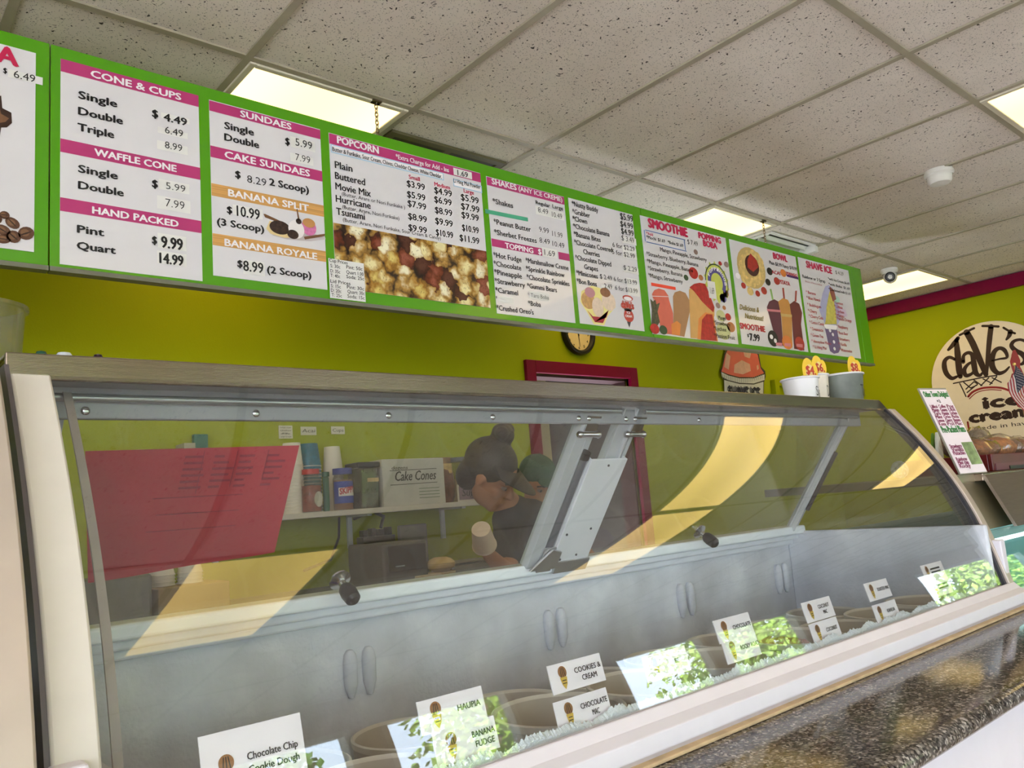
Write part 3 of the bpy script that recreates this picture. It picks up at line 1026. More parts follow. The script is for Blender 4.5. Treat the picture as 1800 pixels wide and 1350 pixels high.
disc(pc, (1105.5, 555), 8.5, 11, 0)
shape(pc, [(1102, 565), (1109, 566), (1106.5, 576)], 2)
line(pc, 'ICE', (1102, 551), (1108, 552), 4, 1, .02, K3)
line(pc, 'CREAM', (1099.5, 557), (1111, 558.5), 4, 1, .02, K3)
pc.build('cone_emblem', M_logo_s, sh, smooth=False)

# ---- right board
r = board(XS1 + .0015, XS2, 'green menu board with smoothie, bowl and shave ice sheets')
M_sm = [mat('strawberry smoothie print', (222, 112, 92), .35), mat('mocha smoothie print', (178, 132, 92), .35), mat('mango smoothie print', (222, 172, 104), .35), mat('red fruit print', (184, 46, 42), .35, var=.25, scale=50), mat('pineapple print', (86, 84, 60), .35, var=.5, scale=80),
        mat('papaya print', (230, 142, 70), .35), mat('lime print', (206, 212, 96), .35), mat('violet print', (92, 84, 150), .35), mat('boba grey print', (150, 124, 118), .35), M_wprint, mat('leaf print', (66, 88, 58), .35), mat('olive bubble print', (206, 206, 150), .35), mat('orange brown print', (188, 120, 72), .35)]
sh, X0, X1, Z0, Z1 = sheet(r, (1128.7, 380), (1278.9, 419.6), (1293, 604.5), (1142.5, 587))
pc = MB()
# two domed cups
shape(pc, [(1146, 517), (1150, 510), (1158, 507), (1168, 510), (1175, 520), (1176, 527), (1183, 550), (1184, 588), (1164, 586)], 0)
shape(pc, [(1183, 521), (1186, 514), (1195, 511), (1205, 515), (1213, 530), (1214, 541), (1203, 592), (1183, 588), (1184, 550)], 1, K2 + .0002)
shape(pc, [(1146, 520), (1175, 521), (1176, 526), (1150, 528)], 9, K3)
shape(pc, [(1146, 521), (1175, 522), (1176, 526), (1151, 528)], 0, K4)
shape(pc, [(1211, 510), (1216, 502), (1228, 498), (1240, 500), (1256, 540), (1256, 555), (1236, 596), (1214, 594)], 2, K2 + .0003)
shape(pc, [(1212, 505), (1220, 499), (1230, 497), (1240, 499), (1256, 540), (1254, 549), (1244, 540), (1234, 530), (1220, 512)], 3, K3)
shape(pc, [(1228, 560), (1240, 549), (1254, 552), (1262, 600), (1226, 596)], 5, K3)
shape(pc, [(1234, 562), (1242, 552), (1252, 553), (1260, 599), (1232, 597)], 3, K4)
# pineapple, cherries, mango
shape(pc, [(1143, 525), (1148, 530), (1152, 526), (1154, 535), (1160, 532), (1156, 548), (1160, 566), (1152, 578), (1145, 570), (1146, 545)], 4, K4)
disc(pc, (1151, 578), 8, 9, 3, K4 + .0003)
disc(pc, (1166, 580), 7, 8, 10, K4)
shape(pc, [(1180, 570), (1190, 564), (1197, 570), (1195, 590), (1181, 588)], 5, K4)
# bubbles
for x, y, rr, m in ((1223, 443, 3.6, 8), (1219, 480, 8, 3), (1232, 488, 4, 12), (1277, 465, 4, 8), (1266, 463, 3, 3), (1262, 537, 4, 8), (1273, 541, 3, 12), (1280, 557, 5, 3), (1267, 555, 8, 11), (1285, 575, 7, 12), (1272, 582, 12, 11), (1206, 488, 4, 10), (1276, 516, 5, 12), (1271, 524, 6, 7)):
    disc(pc, (x, y), rr, rr * 1.25, m, K3)
# popping burst
o = P(1259, 497)
burst = []
for i in range(28):
    a = 2 * math.pi * i / 28
    rr = (.105 if i % 2 else .082)
    burst.append((o.x + rr * math.cos(a), BY - K3, o.z + rr * math.sin(a) * 1.05))
pc.add(burst, [tuple(range(28))], 6)
for m, r1, r2, kk in ((7, .074, .048, K4), (10, .095, .088, K4)):
    ring = []
    for i in range(25):
        a = math.radians(-40 + 220 * i / 24)
        ring.append((o.x + r1 * math.cos(a), BY - kk, o.z + r1 * math.sin(a)))
    for i in range(25):
        a = math.radians(180 - 220 * i / 24)
        ring.append((o.x + r2 * math.cos(a), BY - kk, o.z + r2 * math.sin(a)))
    pc.add(ring, [tuple(range(50))], m)
for i in range(9):
    a = math.radians(150 - 150 * i / 8)
    q = Vector((o.x + .061 * math.cos(a), BY - .0052, o.z + .061 * math.sin(a)))
    ux = Vector((math.sin(a), 0, -math.cos(a)))
    write(pc, 'POPPINGOB'[i], q - ux * .008, ux, Vector((math.cos(a), 0, math.sin(a))), .016, .016, 9, .03)
pc.build('smoothie_picture', M_sm, sh, smooth=False)
s = MB()
rect(s, (1243, 493), (1260, 526), 0, .0052)
s.build('price_sticker', M_stick, sh, smooth=False)
n = MB()
rect(n, (1144.5, 496.5), (1188, 510), 0, .005)
n.build('neon_strip', M_neon, sh, smooth=False)
bx = MB()
for (p0, p1) in (((1133, 404.5), (1133.8, 424)), ((1203.5, 422), (1204.3, 440))):
    rect(bx, p0, p1, 0, K3)
za, zc = P(1133, 404.5).z, P(1133.5, 425).z
for z in (za, zc):
    bx.add([(P(1133, 405).x, BY - K3, z - .002), (P(1204, 425).x, BY - K3, z - .002), (P(1204, 425).x, BY - K3, z + .002), (P(1133, 405).x, BY - K3, z + .002)], [(0, 1, 2, 3)])
bx.build('outline_box', mat('blue line print', (96, 130, 190), .35), sh, smooth=False)
L = MB()
line(L, 'SMOOTHIE', (1140.6, 399), (1208.7, 416.5), 15, 1, .05)
line(L, 'POPPING', (1228.8, 418.7), (1267.3, 428), 10, 1, .05)
line(L, 'BOBA', (1237, 432), (1260.8, 438.2), 10, 1, .05)
line(L, '*Add', (1136.7, 412.5), (1147.9, 415), 5, 1)
line(L, '*Mochi  $1.69   *Boba $1.69', (1136.7, 419.5), (1201, 434), 5.5, 0, .012)
line(L, '$ 7.49', (1208.7, 427.5), (1227, 434), 8, 0, -.006)
for s, p0, p1 in [('Mango, Pineapple, Strawberry', (1160.7, 441.4), (1242.4, 460)), ('*Strawberry, Blueberry, Banana', (1136.7, 448.9), (1227.7, 468.8)), ('*Mango, Pineapple, Banana', (1137.6, 461.3), (1218.4, 479)), ('*Strawberry, Banana', (1139, 473.8), (1199.8, 486.5)), ('*Mango, Strawberry', (1139.9, 486.2), (1200.3, 499)),
                  ('Mango', (1262.9, 560.5), (1276, 564)), ('*Strawberry', (1255, 570), (1284, 574)), ('*Lychee', (1255, 579.5), (1277, 583.5)), ('*Passion Fruit', (1256, 592), (1292, 598))]:
    line(L, s, p0, p1, 7, 0, .004, .0058)
line(L, '1.69', (1249, 516), (1256, 517), 11, 0, .0, .0062)
L.build('lettering', [M_ink, M_crim], sh, smooth=False)

# bowls
sh, X0, X1, Z0, Z1 = sheet(r, (1284.5, 421.3), (1399.8, 452), (1418, 618.5), (1300.5, 604.4))
pc = MB()
M_bw = [mat('bowl rim print', (206, 176, 112), .35), mat('banana slice print', (224, 192, 120), .35, var=.25, scale=40), mat('acai print', (74, 36, 32), .35, var=.5, scale=70), mat('strawberry print', (176, 48, 40), .35, var=.2, scale=60), M_black, mat('acai smoothie print', (92, 36, 62), .35), mat('mango cup print', (204, 144, 72), .35), mat('pitaya cup print', (106, 30, 42), .35), mat('straw green print', (150, 196, 110), .35),
        mat('straw red print', (170, 70, 60), .35), M_wprint, mat('mango orange print', (228, 132, 58), .35), mat('label pink print', (214, 128, 140), .35), mat('purple bar print', (92, 48, 120), .35)]
disc(pc, (1321, 471), 24, 35, 0)
for i in range(13):
    a = 2 * math.pi * i / 13
    disc(pc, (1321 + 17 * math.cos(a), 472 + 25 * math.sin(a)), 6, 8.5, 1, K3 + i * .00005, 12)
disc(pc, (1322, 467), 12, 18, 2, K4)
shape(pc, [(1319, 445), (1330, 458), (1333, 470), (1324, 478), (1314, 470), (1314, 456)], 3, K4 + .0004)
for x, y, rr, m in ((1297, 485, 4, 10), (1307, 502, 4, 3), (1319, 512, 5.5, 1), (1332, 516, 4, 3), (1343, 511, 5, 3), (1350, 496, 4.5, 4), (1353, 477, 5, 4), (1365.5, 494, 5, 3), (1377, 480, 5, 11)):
    disc(pc, (x, y), rr, rr * 1.3, m, K3)
shape(pc, [(1381, 482), (1403, 487), (1404, 491.5), (1384, 486.5)], 13)
shape(pc, [(1348, 540), (1352, 530), (1361, 526), (1370, 531), (1372, 545), (1376, 600), (1378, 608), (1366, 605)], 5)
shape(pc, [(1368, 530), (1376, 524), (1385, 527), (1391, 540), (1392, 556), (1393, 611), (1377, 608), (1374, 560)], 6, K2 + .0002)
shape(pc, [(1388, 535), (1396, 529), (1405, 534), (1410, 550), (1408, 570), (1414, 616), (1396, 613), (1392, 560)], 7, K2 + .0003)
shape(pc, [(1348, 543), (1372, 545), (1372, 549), (1349, 547)], 12, K3)
shape(pc, [(1372, 551), (1392, 553), (1392, 558), (1373, 556)], 0, K3)
for (x0, y0, x1, y1, m) in ((1353, 508, 1357, 527, 8), (1375, 506, 1377, 525, 9), (1398, 511, 1397, 530, 9)):
    shape(pc, [(x0, y0), (x0 + 3, y0), (x1 + 3, y1), (x1, y1)], m, K3)
disc(pc, (1359, 595), 9, 14, 4, K3)
disc(pc, (1356, 592), 3, 4, 10, K4)
disc(pc, (1363, 599), 2.5, 4, 10, K4)
disc(pc, (1384, 602), 9, 12, 11, K4)
disc(pc, (1406, 604), 8, 12, 3, K4)
for x in (1364, 1379, 1400):
    shape(pc, [(x, 602 + (x - 1364) * .06), (x + 11, 603 + (x - 1364) * .06), (x + 11, 609 + (x - 1364) * .06), (x, 607 + (x - 1364) * .06)], 12, K4 + .0005)
pc.build('bowl_picture', M_bw, sh, smooth=False)
L = MB()
M_olive = mat('olive script print', (140, 122, 40), .35)
line(L, 'BOWL', (1360, 454.5), (1384, 460.4), 10, 1, .05)
line(L, 'Plain $8.99 Fancy $10.99', (1352.4, 463), (1401.3, 477), 6, 0, .01)
line(L, 'ACAI', (1356.9, 480.5), (1371.6, 483.8), 6, 2, .03)
line(L, 'MANGO', (1383, 482.5), (1402, 487), 5, 2, .03, K4)
line(L, 'PITAYA', (1370.2, 498), (1388.9, 503), 7, 2, .03)
line(L, 'Delicious &', (1300.5, 543.5), (1334.3, 549.5), 9, 3, .02, K3, .25)
line(L, 'Nutritious!', (1309.8, 558.5), (1341.8, 565), 9, 3, .02, K3, .25)
line(L, 'SMOOTHIE', (1301.4, 577), (1345.3, 584), 10, 2, .04)
line(L, '$', (1314, 592), (1317, 592.5), 5, 0)
line(L, '7.99', (1318.7, 597.5), (1336, 601), 12, 0, .03)
L.build('lettering', [M_ink, M_crim, M_red, M_olive], sh, smooth=False)

# shave ice
sh, X0, X1, Z0, Z1 = sheet(r, (1404.9, 453), (1492.5, 476), (1511, 630), (1422, 619.6))
pc = MB()
M_si = [mat('blue ice print', (176, 176, 214), .35), mat('yellow ice print', (206, 194, 92), .35, var=.15, scale=40), mat('brown ice print', (160, 92, 80), .35), mat('violet cone print', (116, 98, 140), .35), M_wprint, mat('mint print', (170, 210, 196), .35), mat('lilac print', (206, 184, 208), .35)]
shape(pc, [(1446, 515), (1451, 503), (1457, 501), (1464, 506), (1472, 530), (1478, 560), (1470, 575), (1452, 572), (1446, 560), (1440, 545)], 0)
shape(pc, [(1452, 560), (1453, 540), (1458, 512), (1464, 520), (1469, 545), (1471, 570), (1450, 570)], 1, K3)
shape(pc, [(1458, 503), (1466, 510), (1470, 526), (1464, 530), (1459, 514)], 2, K4)
shape(pc, [(1447, 570), (1472, 572), (1470, 580), (1452, 578)], 4, K4)
shape(pc, [(1450, 577), (1471, 579), (1478, 612), (1474, 620), (1466, 622), (1459, 617)], 3)
shape(pc, [(1470, 535), (1486, 545), (1490, 556), (1478, 556)], 6, K1)
disc(pc, (1470, 526), 6, 6, 5, K3)
for x, y in ((1459, 581), (1464, 588), (1466, 601), (1467, 613)):
    disc(pc, (x, y), 2, 3, 4, K4)
pc.build('shave_ice_picture', M_si, sh, smooth=False)
L = MB()
line(L, 'SHAVE ICE', (1417.9, 470), (1462.7, 481), 11, 1, .045)
line(L, '$ 4.29', (1469, 481), (1483, 485), 6, 0, -.004)
line(L, 'Rainbow or 3 Syrup', (1410.8, 486.5), (1451, 499), 5.5, 0, .01)
line(L, 'Choice of flavors below', (1415, 495), (1445, 503), 2.6, 2, .0)
for s, p0, p1 in [('*with Ice Cream $6.49', (1456, 493), (1493, 499.5)), ('*with Boba  $1.69', (1457, 502.5), (1494, 508.5)), ('*Condensed milk $1.69', (1457, 511), (1495, 518))]:
    line(L, s, p0, p1, 4.4, 0, .005, .005)
for s, x, y, e in [('* Banana', 1417, 516, 17), ('* Blue Hawaii', 1418, 526, 24), ('* Bubblegum', 1419.5, 538, 24), ('* Cherry', 1420.5, 548.5, 16), ('* Cherry Cola', 1422, 558, 25), ('* Cotton Candy', 1423, 568.5, 26), ('* Dreamsicle', 1424.5, 580, 23), ('* Green Tea', 1425.5, 591, 22), ('* Honeydew Melon', 1427, 601.5, 34), ('* Li Hing Mui', 1429, 611.5, 24),
                   ('* Lemon', 1466, 534, 16), ('* Lilikoi', 1467, 541, 14), ('* Lychee', 1468, 549, 16), ('* Mango', 1468, 556, 16), ('* Passion Orange', 1469, 562, 28), ('* Raspberry', 1471, 576, 20), ('* Root Beer', 1472, 587, 19), ('* Strawberry', 1473, 597.5, 21), ('* Vanilla', 1474.5, 607, 14), ('* Watermelon', 1476, 617, 22)]:
    line(L, s, (x, y), (x + e, y + e * .15), 5.2, 2, .006, .005)
L.build('lettering', [M_ink, M_crim, M_red], sh, smooth=False)

# narrow end board
r = board(XS2 + .002, XS3, 'narrow blank green strip at the right end of the menu boards')

# hanging chains
M_chain = mat('dull steel chain', (110, 100, 84), .4, .9, .1)


def chain(x, label, n=9):
    r = thing('hanging_chain', (x, 0.018, ZB1), label, 'chain', 'chains holding up the menu boards')
    z1, z0 = CEIL - .006, ZB1 + .0
    step = (z1 - z0 - .01) / n
    k = MB()
    for i in range(n):
        zc = z0 + .012 + step * (i + .5)
        pts = []
        for j in range(12):
            a = 2 * math.pi * j / 12
            u, v = .0055 * math.cos(a), (step * .5 + .003) * math.sin(a)
            pts.append((x + (u if i % 2 else 0), .018 + (0 if i % 2 else u), zc + v))
        k.tube(pts, .0017, 6, closed=True)
    k.build('links', M_chain, r)
    MB().box((x - .018, .006, CEIL - .012), (x + .018, .030, CEIL - .004)).build('ceiling_clip', M_chain, r, smooth=False)
    MB().tube([(x, .018, ZB1 + .014), (x + .006, .014, ZB1 + .006), (x + .004, .010, ZB1 - .01), (x, .0075, ZB1 - .03)], .0022, 8).build('hook', M_chain, r)


chain(.465, 'hanging chain above the popcorn menu')
chain(2.90, 'hanging chain above the bowl menu beside the white vent')

# ================================================================== ICE CREAM DISPLAY CASE
M_cream = mat('ivory plastic post', (208, 201, 190), 0.4, var=0.03)
M_gasket = mat('dark gasket', (38, 36, 44), 0.5)
M_rail = mat('pale blue white rail', (240, 246, 250), 0.35, var=0.03)
M_liner = MATS['frosted liner']
M_silver = mat('dull silver fitting', (190, 192, 194), 0.3, 0.8, 0.04)
M_caulk = mat('yellowed caulk', (206, 178, 138), 0.6, var=0.15, scale=30)
XL, XR = -0.800, 1.555
XI0, XI1 = -0.755, 1.507
ZT = 1.551
case = thing('ice_cream_display_case', ((XL + XR) / 2, -1.0, 0), 'long glass-fronted ice cream freezer case with steel top behind the granite ledge', 'display case', 'ice cream freezer cases')

LA = (-1.01, 1.515)                      # hinge line (y, z) of the rear lids
LD = Vector((0, .235, -.33)).normalized()
LN = Vector((0, LD.z, -LD.y))            # towards the customer and down


def LPt(x, s, o=0.0):
    return Vector((x, LA[0], LA[1])) + LD * s + LN * o


def lid_box(mb, x0, x1, s0, s1, o0, o1, m=0):
    q = [LPt(x, s, o) for o in (o0, o1) for (x, s) in ((x0, s0), (x1, s0), (x1, s1), (x0, s1))]
    mb.add(q, [(0, 3, 2, 1), (4, 5, 6, 7), (0, 1, 5, 4), (1, 2, 6, 5), (2, 3, 7, 6), (3, 0, 4, 7)], m)
    return mb


def profile_strip(mb, x0, x1, z0, z1, o0, o1, n=24, m=0):
    rings = []
    for i in range(n + 1):
        z = z0 + (z1 - z0) * i / n
        y = gy(z)
        rings.append([(x0, y + o0, z), (x1, y + o0, z), (x1, y + o1, z), (x0, y + o1, z)])
    return mb.loops(rings, m)


# body below the ledge and behind
b = MB()
b.box((XL, -1.345, .06), (XR, -.66, .67))
b.box((XL, -.705, .67), (XR, -.66, 1.13)).box((XL, -1.36, .67), (XL + .03, -.705, 1.12)).box((XR - .03, -1.36, .67), (XR, -.705, 1.12))
b.build('cabinet_body', M_white, case, smooth=False, bevel=.004)
# stainless top and fascia, chamfered at the right end
MB().box((XL, -1.09, ZT - .006), (XR - .06, -.80, ZT)).build('top_panel', M_steel, case, smooth=False, bevel=.002)
f = MB()
f.prism([(XL, 1.518), (XR - .002, 1.518), (XR - .06, ZT), (XL, ZT)], lambda a, c, d: (a, d, c), -1.098, -1.0905)
f.build('fascia', M_steel, case, smooth=False, bevel=.0015)
# header with the light rods and screws behind the fascia
b = MB()
b.box((XI0, -1.025, 1.480), (XI1, -1.012, 1.544)).box((XI0, -1.088, 1.522), (XI1, -1.025, 1.530))
b.build('header_panel', M_hdr, case, smooth=False, bevel=.002)
for x0, x1 in ((-.74, .372), (.452, 1.46)):
    MB().tube([(x0, -1.036, 1.507), (x1, -1.036, 1.507)], .0055, 12).build('light_rod', M_silver, case)
for x in (150, 450, 683, 866, 1017, 1035, 1100, 1116, 1228):
    q = at(x, 731, -1.025)
    MB().sphere((q.x, -1.0255, 1.491), (.0062, .003, .0062), seg=14, rings=8).build('screw', M_chrome, case)
# curved end posts
p = MB()
profile_strip(p, XL + .003, XI0, .985, 1.522, -.012, .022)
p.build('end_post', M_cream, case, bevel=.003)
p = MB()
profile_strip(p, XL - .002, XL + .003, .985, 1.535, -.008, .03)
p.build('end_gasket', mat('grey brown gasket', (96, 88, 88), .5), case)
p = MB()
profile_strip(p, XI1 + .014, XR, .985, 1.522, -.012, .022)
p.build('end_post', mat('beige metal post', (190, 176, 162), 0.4, .3, .04), case, bevel=.003)
p = MB()
profile_strip(p, XI1, XI1 + .014, .985, 1.522, -.004, .03)
p.build('end_gasket', M_gasket, case)
# ends: clear side panes and a taped inner edge on the left
p = MB()
p.add([(XL + .012, y, z) for y, z in ((-.80, 1.53), (-1.05, 1.53), (-1.24, 1.25), (-1.32, 1.02), (-.72, 1.02))] + [(XL + .018, y, z) for y, z in ((-.80, 1.53), (-1.05, 1.53), (-1.24, 1.25), (-1.32, 1.02), (-.72, 1.02))],
      [(0, 1, 2, 3, 4), (9, 8, 7, 6, 5)] + [(i, (i + 1) % 5, 5 + (i + 1) % 5, 5 + i) for i in range(5)])
p.build('end_pane', mat('dull green end panel', (150, 152, 128), .3), case, smooth=False)
p = MB()
q = ((-.80, 1.53), (-1.07, 1.53), (-1.16, 1.43), (-1.235, 1.31), (-1.29, 1.16), (-.74, 1.16))
p.add([(XR - .022, y, z) for y, z in q] + [(XR - .028, y, z) for y, z in q], [tuple(range(6)), tuple(range(11, 5, -1))] + [(i, (i + 1) % 6, 6 + (i + 1) % 6, 6 + i) for i in range(6)])
p.build('end_pane', M_lid, case, smooth=False)
p = MB()
profile_strip(p, -.728, -.718, .99, 1.512, .062, .066)
p.build('edge_trim', mat('grey edge trim', (160, 150, 142), .5), case)
# the curved front pane
g = MB()
profile_strip(g, XI0 - .002, XI1 + .002, .975, 1.523, 0.0, .006, 40)
FRONT = g.build('front_glass', M_clear, case, angle=60)
# front sill, caulk
s = MB()
s.prism([(-1.388, .943), (-1.402, .957), (-1.399, .981), (-1.380, .990), (-1.366, 1.004), (-1.362, 1.004), (-1.362, .972), (-1.352, .972), (-1.348, 1.0), (-1.332, 1.0), (-1.332, .943)], lambda a, c, d: (d, a, c), XL, XR)
s.build('front_sill', M_white, case, smooth=False, bevel=.002)
MB().box((XL, -1.406, .9405), (XR, -1.385, .9465)).build('caulk_bead', M_caulk, case, smooth=False, bevel=.002)
# well: liner, rail
w = MB()
w.box((XI0, -.730, .675), (XI1, -.712, 1.125)).box((XI0, -1.34, .675), (XI0 + .018, -.730, 1.10)).box((XI1 - .018, -1.34, .675), (XI1, -.730, 1.165))
w.box((XI0 + .018, -1.345, .675), (XI1 - .018, -1.325, .99)).box((XI0 + .018, -1.325, .675), (XI1 - .018, -.730, .690))
w.box((XI0 + .018, -1.325, .690), (XI1 - .018, -1.05, .737))
w.build('inner_liner', M_liner, case, smooth=False, bevel=.006)
MB().box((XI0, -.792, 1.157), (XI1, -.712, 1.183)).build('rear_rail', M_rail, case, smooth=False, bevel=.006, seg=3)
w = MB()
w.box((XI0, -.770, 1.140), (XI1, -.712, 1.157)).box((XI0, -.750, 1.122), (XI1, -.712, 1.140))
w.build('rail_step', mat('pale grey step', (228, 230, 236), .45), case, smooth=False, bevel=.004)
for x in (-.135, .402, .915, 1.42):
    for dx in (-.021, .021):
        k = MB()
        k.lathe([(.001, .032), (.007, .030), (.012, .022), (.0145, .006), (.0135, -.035), (.006, -.06), (.001, -.062)], (x + dx, -.735, 1.035), 14)
        k.build('divider_peg', M_liner, case)
random.seed(3)
fr = MB()
rings = []
n = 900
for i in range(n + 1):
    x = XI0 + .02 + (XI1 - XI0 - .04) * i / n
    h = .003 + .005 * random.random() + .006 * math.sin(i * .05) ** 2 + .003 * math.sin(i * .19)
    rings.append([(x, -1.344, .99), (x, -1.346, .995 + h), (x, -1.338, 1.0 + h + .003 * random.random()), (x, -1.328, .994 + h * .5), (x, -1.325, .985)])
fr.loops(rings)
fr.build('frost', mat('frost', (232, 238, 240), .7, bump=.5, scale=200), case)['kind'] = 'stuff'
# rear lids with knobs
M_knob = mat('black rubber knob', (22, 22, 24), .45)
for x0, x1, kx in ((-.715, .268, -.205), (.462, 1.425, .925)):
    l = MB()
    lid_box(l, x0, x1, .03, .404, 0, .005)
    lid = l.build('rear_lid', M_lid, case, smooth=False)
    k = MB()
    Mr = LN.to_track_quat('Z', 'Y').to_matrix().to_4x4()
    k.lathe([(.001, 0), (.021, 0.0), (.0215, .004), (.012, .008), (.008, .011), (.007, .026), (.001, .027)], LPt(kx, .373, .005), 24, 0, Mr)
    k.lathe([(.001, .022), (.010, .022), (.0145, .029), (.0160, .042), (.0145, .060), (.009, .066), (.001, .067)], LPt(kx, .373, .005), 24, 1, Mr)
    k.build('lid_knob', [M_chrome, M_knob], lid)
# middle support between the lids
b = MB()
lid_box(b, .270, .300, .028, .402, -.004, .022)
lid_box(b, .300, .345, .028, .402, -.004, .002)
lid_box(b, .300, .306, .028, .402, .002, .022)
b.build('support_channel', M_alu, case, smooth=False, bevel=.0015)
MB().tube([LPt(.322, .115, .012), LPt(.322, .39, .012)], .0135, 14).build('gas_spring', mat('grey spring tube', (128, 130, 138), .35, .5), case)
MB().tube([LPt(.322, .10, .012), LPt(.322, .116, .012)], .0165, 14).build('spring_cap', M_black, case)
b = MB()
lid_box(b, .388, .438, -.012, .41, .0, .014)
lid_box(b, .388, .394, -.012, .12, .014, .022)
lid_box(b, .432, .438, -.012, .12, .014, .022)
lid_box(b, .448, .460, .028, .40, -.002, .018)
b.build('support_post', M_alu, case, smooth=False, bevel=.0015)
b = MB()
lid_box(b, .336, .457, .112, .388, .024, .030)
lid_box(b, .336, .342, .112, .388, .006, .024)
lid_box(b, .451, .457, .112, .388, .006, .024)
pl = b.build('cover_plate', mat('light grey enamel', (226, 228, 232), .4, var=.02), case, smooth=False, bevel=.002)
for x, s in ((.398, .128), (.425, .30), (.41, .372), (.36, .38), (.35, .31)):
    MB().sphere(LPt(x, s, .0305), (.003, .003, .003), seg=10, rings=6).build('plate_screw', M_gasket, pl)
for x in (.300, .452):
    b = MB()
    lid_box(b, x - .018, x + .018, .006, .042, .02, .026)
    b.tube([LPt(x - .026, .05, .026), LPt(x + .026, .05, .026)], .0065, 12)
    b.sphere(LPt(x - .028, .05, .026), .0085, seg=12, rings=8).sphere(LPt(x + .028, .05, .026), .0085, seg=12, rings=8)
    b.build('hinge', M_chrome, case)
b = MB()
lid_box(b, .300, .345, .345, .412, .024, .029)
b.prism([(.270, .40), (.352, .40), (.352, .355), (.32, .345)], lambda a, c, d: LPt(a, c, d), .030, .036)
lid_box(b, .352, .462, .385, .418, .02, .034)
b.build('foot_bracket', M_silver, case, smooth=False, bevel=.0015)
# end supports of the lids
for x0, x1, xe in ((1.425, 1.470, 1.452), (-.740, -.716, -.728)):
    b = MB()
    lid_box(b, x0, x1, .0, .408, -.004, .012)
    lid_box(b, x0, x0 + .006, .0, .408, .012, .026)
    b.build('end_support', M_alu, case, smooth=False, bevel=.0015)
    MB().tube([LPt(xe, .12, .02), LPt(xe, .33, .02)], .009, 12).build('gas_spring', M_gasket, case)
b = MB()
Mr = Vector((-1, 0, 0)).to_track_quat('Z', 'Y').to_matrix().to_4x4()
b.lathe([(.001, 0), (.026, 0), (.027, .004), (.022, .009), (.010, .011), (.001, .011)], (XR - .028, -1.115, 1.335), 28, 0, Mr)
b.build('suction_cup', glass('milky vinyl', (.95, .95, .95), 1.45, .1, (.8, .82, .84), .35), case)

# neighbouring case on the left: same make, standing a little further forward
case0 = dup(case, ((XL + XR) / 2 - 2.368, -1.03, 0), 'glass-fronted ice cream case at the left edge, only its ivory end post in view')

# ------------------------------------------------------------------ ice cream tubs (two rows of nine)
M_tub = mat('cardboard tub', (186, 178, 164), .6, var=.1, scale=8)
M_rim = mat('waxed tub rim', (216, 210, 196), .45, var=.05)
FL = [('dark chocolate', (64, 46, 38)), ('pale yellow', (206, 176, 108)), ('golden brown', (176, 134, 88)), ('pink and brown crumbled', (168, 104, 92)), ('cream white', (226, 214, 192)), ('light tan', (196, 164, 124)), ('brown fudge', (106, 78, 60)), ('off white', (222, 216, 206)), ('lavender', (150, 128, 176))]


def tub(x, y, k, label, zb=.755):
    r = thing('ice_cream_tub', (x, y, zb), label, 'ice cream tub', 'ice cream tubs in the freezer well')
    MB().lathe([(.001, 0), (.100, 0), (.106, .225), (.109, .226), (.110, .236), (.106, .238), (.103, .232), (.098, .02), (.001, .02)], (x, y, zb), 40).build('tub_wall', [M_tub, M_rim], r)
    w = r.children[0]
    for q in w.data.polygons:
        if q.center.z > .222:
            q.material_index = 1
    random.seed(int(x * 1000) + int(y * 77))
    ic = MB()
    rings = []
    for i in range(9):
        rr = .1005 * (1 - i / 8.5)
        ring = []
        for j in range(28):
            a = 2 * math.pi * j / 28
            h = (.205 if k == 3 else .15) + .014 * math.sin(3 * a + i + k) * (1 - .1 * i) + .012 * random.random()
            ring.append((x + rr * math.cos(a), y + rr * math.sin(a), zb + (h if i else .05)))
        rings.append(ring)
    ic.loops(rings)
    ic.build('ice_cream', mat('ice cream ' + FL[k][0], FL[k][1], .7, var=.25, scale=60, bump=.4), r)


FX = [-.60, -.375, -.045, .175, .405, .665, .905, 1.135, 1.37]
for i, (x, k) in enumerate(zip(FX, (6, 2, 0, 1, 1, 3, 4, 7, 5))):
    names = ('under the cookie dough card at far left', 'under the banana fudge card', 'left of the chocolate mac card', 'left of the ube card', 'right of the ube card', 'with crumbled top left of the coconut card', 'under the toasted mac card', 'under the far right pair of cards', 'at the right end of the front row')
    tub(x, -1.205, k, '%s ice cream tub %s' % (FL[k][0], names[i]), .755 if k in (0, 1, 3) else .737)
for i, x in enumerate([-.62 + .25 * q for q in range(9)]):
    k = (4, 8, 7, 2, 5, 4, 8, 6, 7)[i]
    pos = ('first', 'second', 'third', 'fourth', 'fifth', 'sixth', 'seventh', 'eighth', 'last')[i]
    tub(x, -.885, k, '%s ice cream tub, %s from the left in the back row of the well' % (FL[k][0], pos), .690)

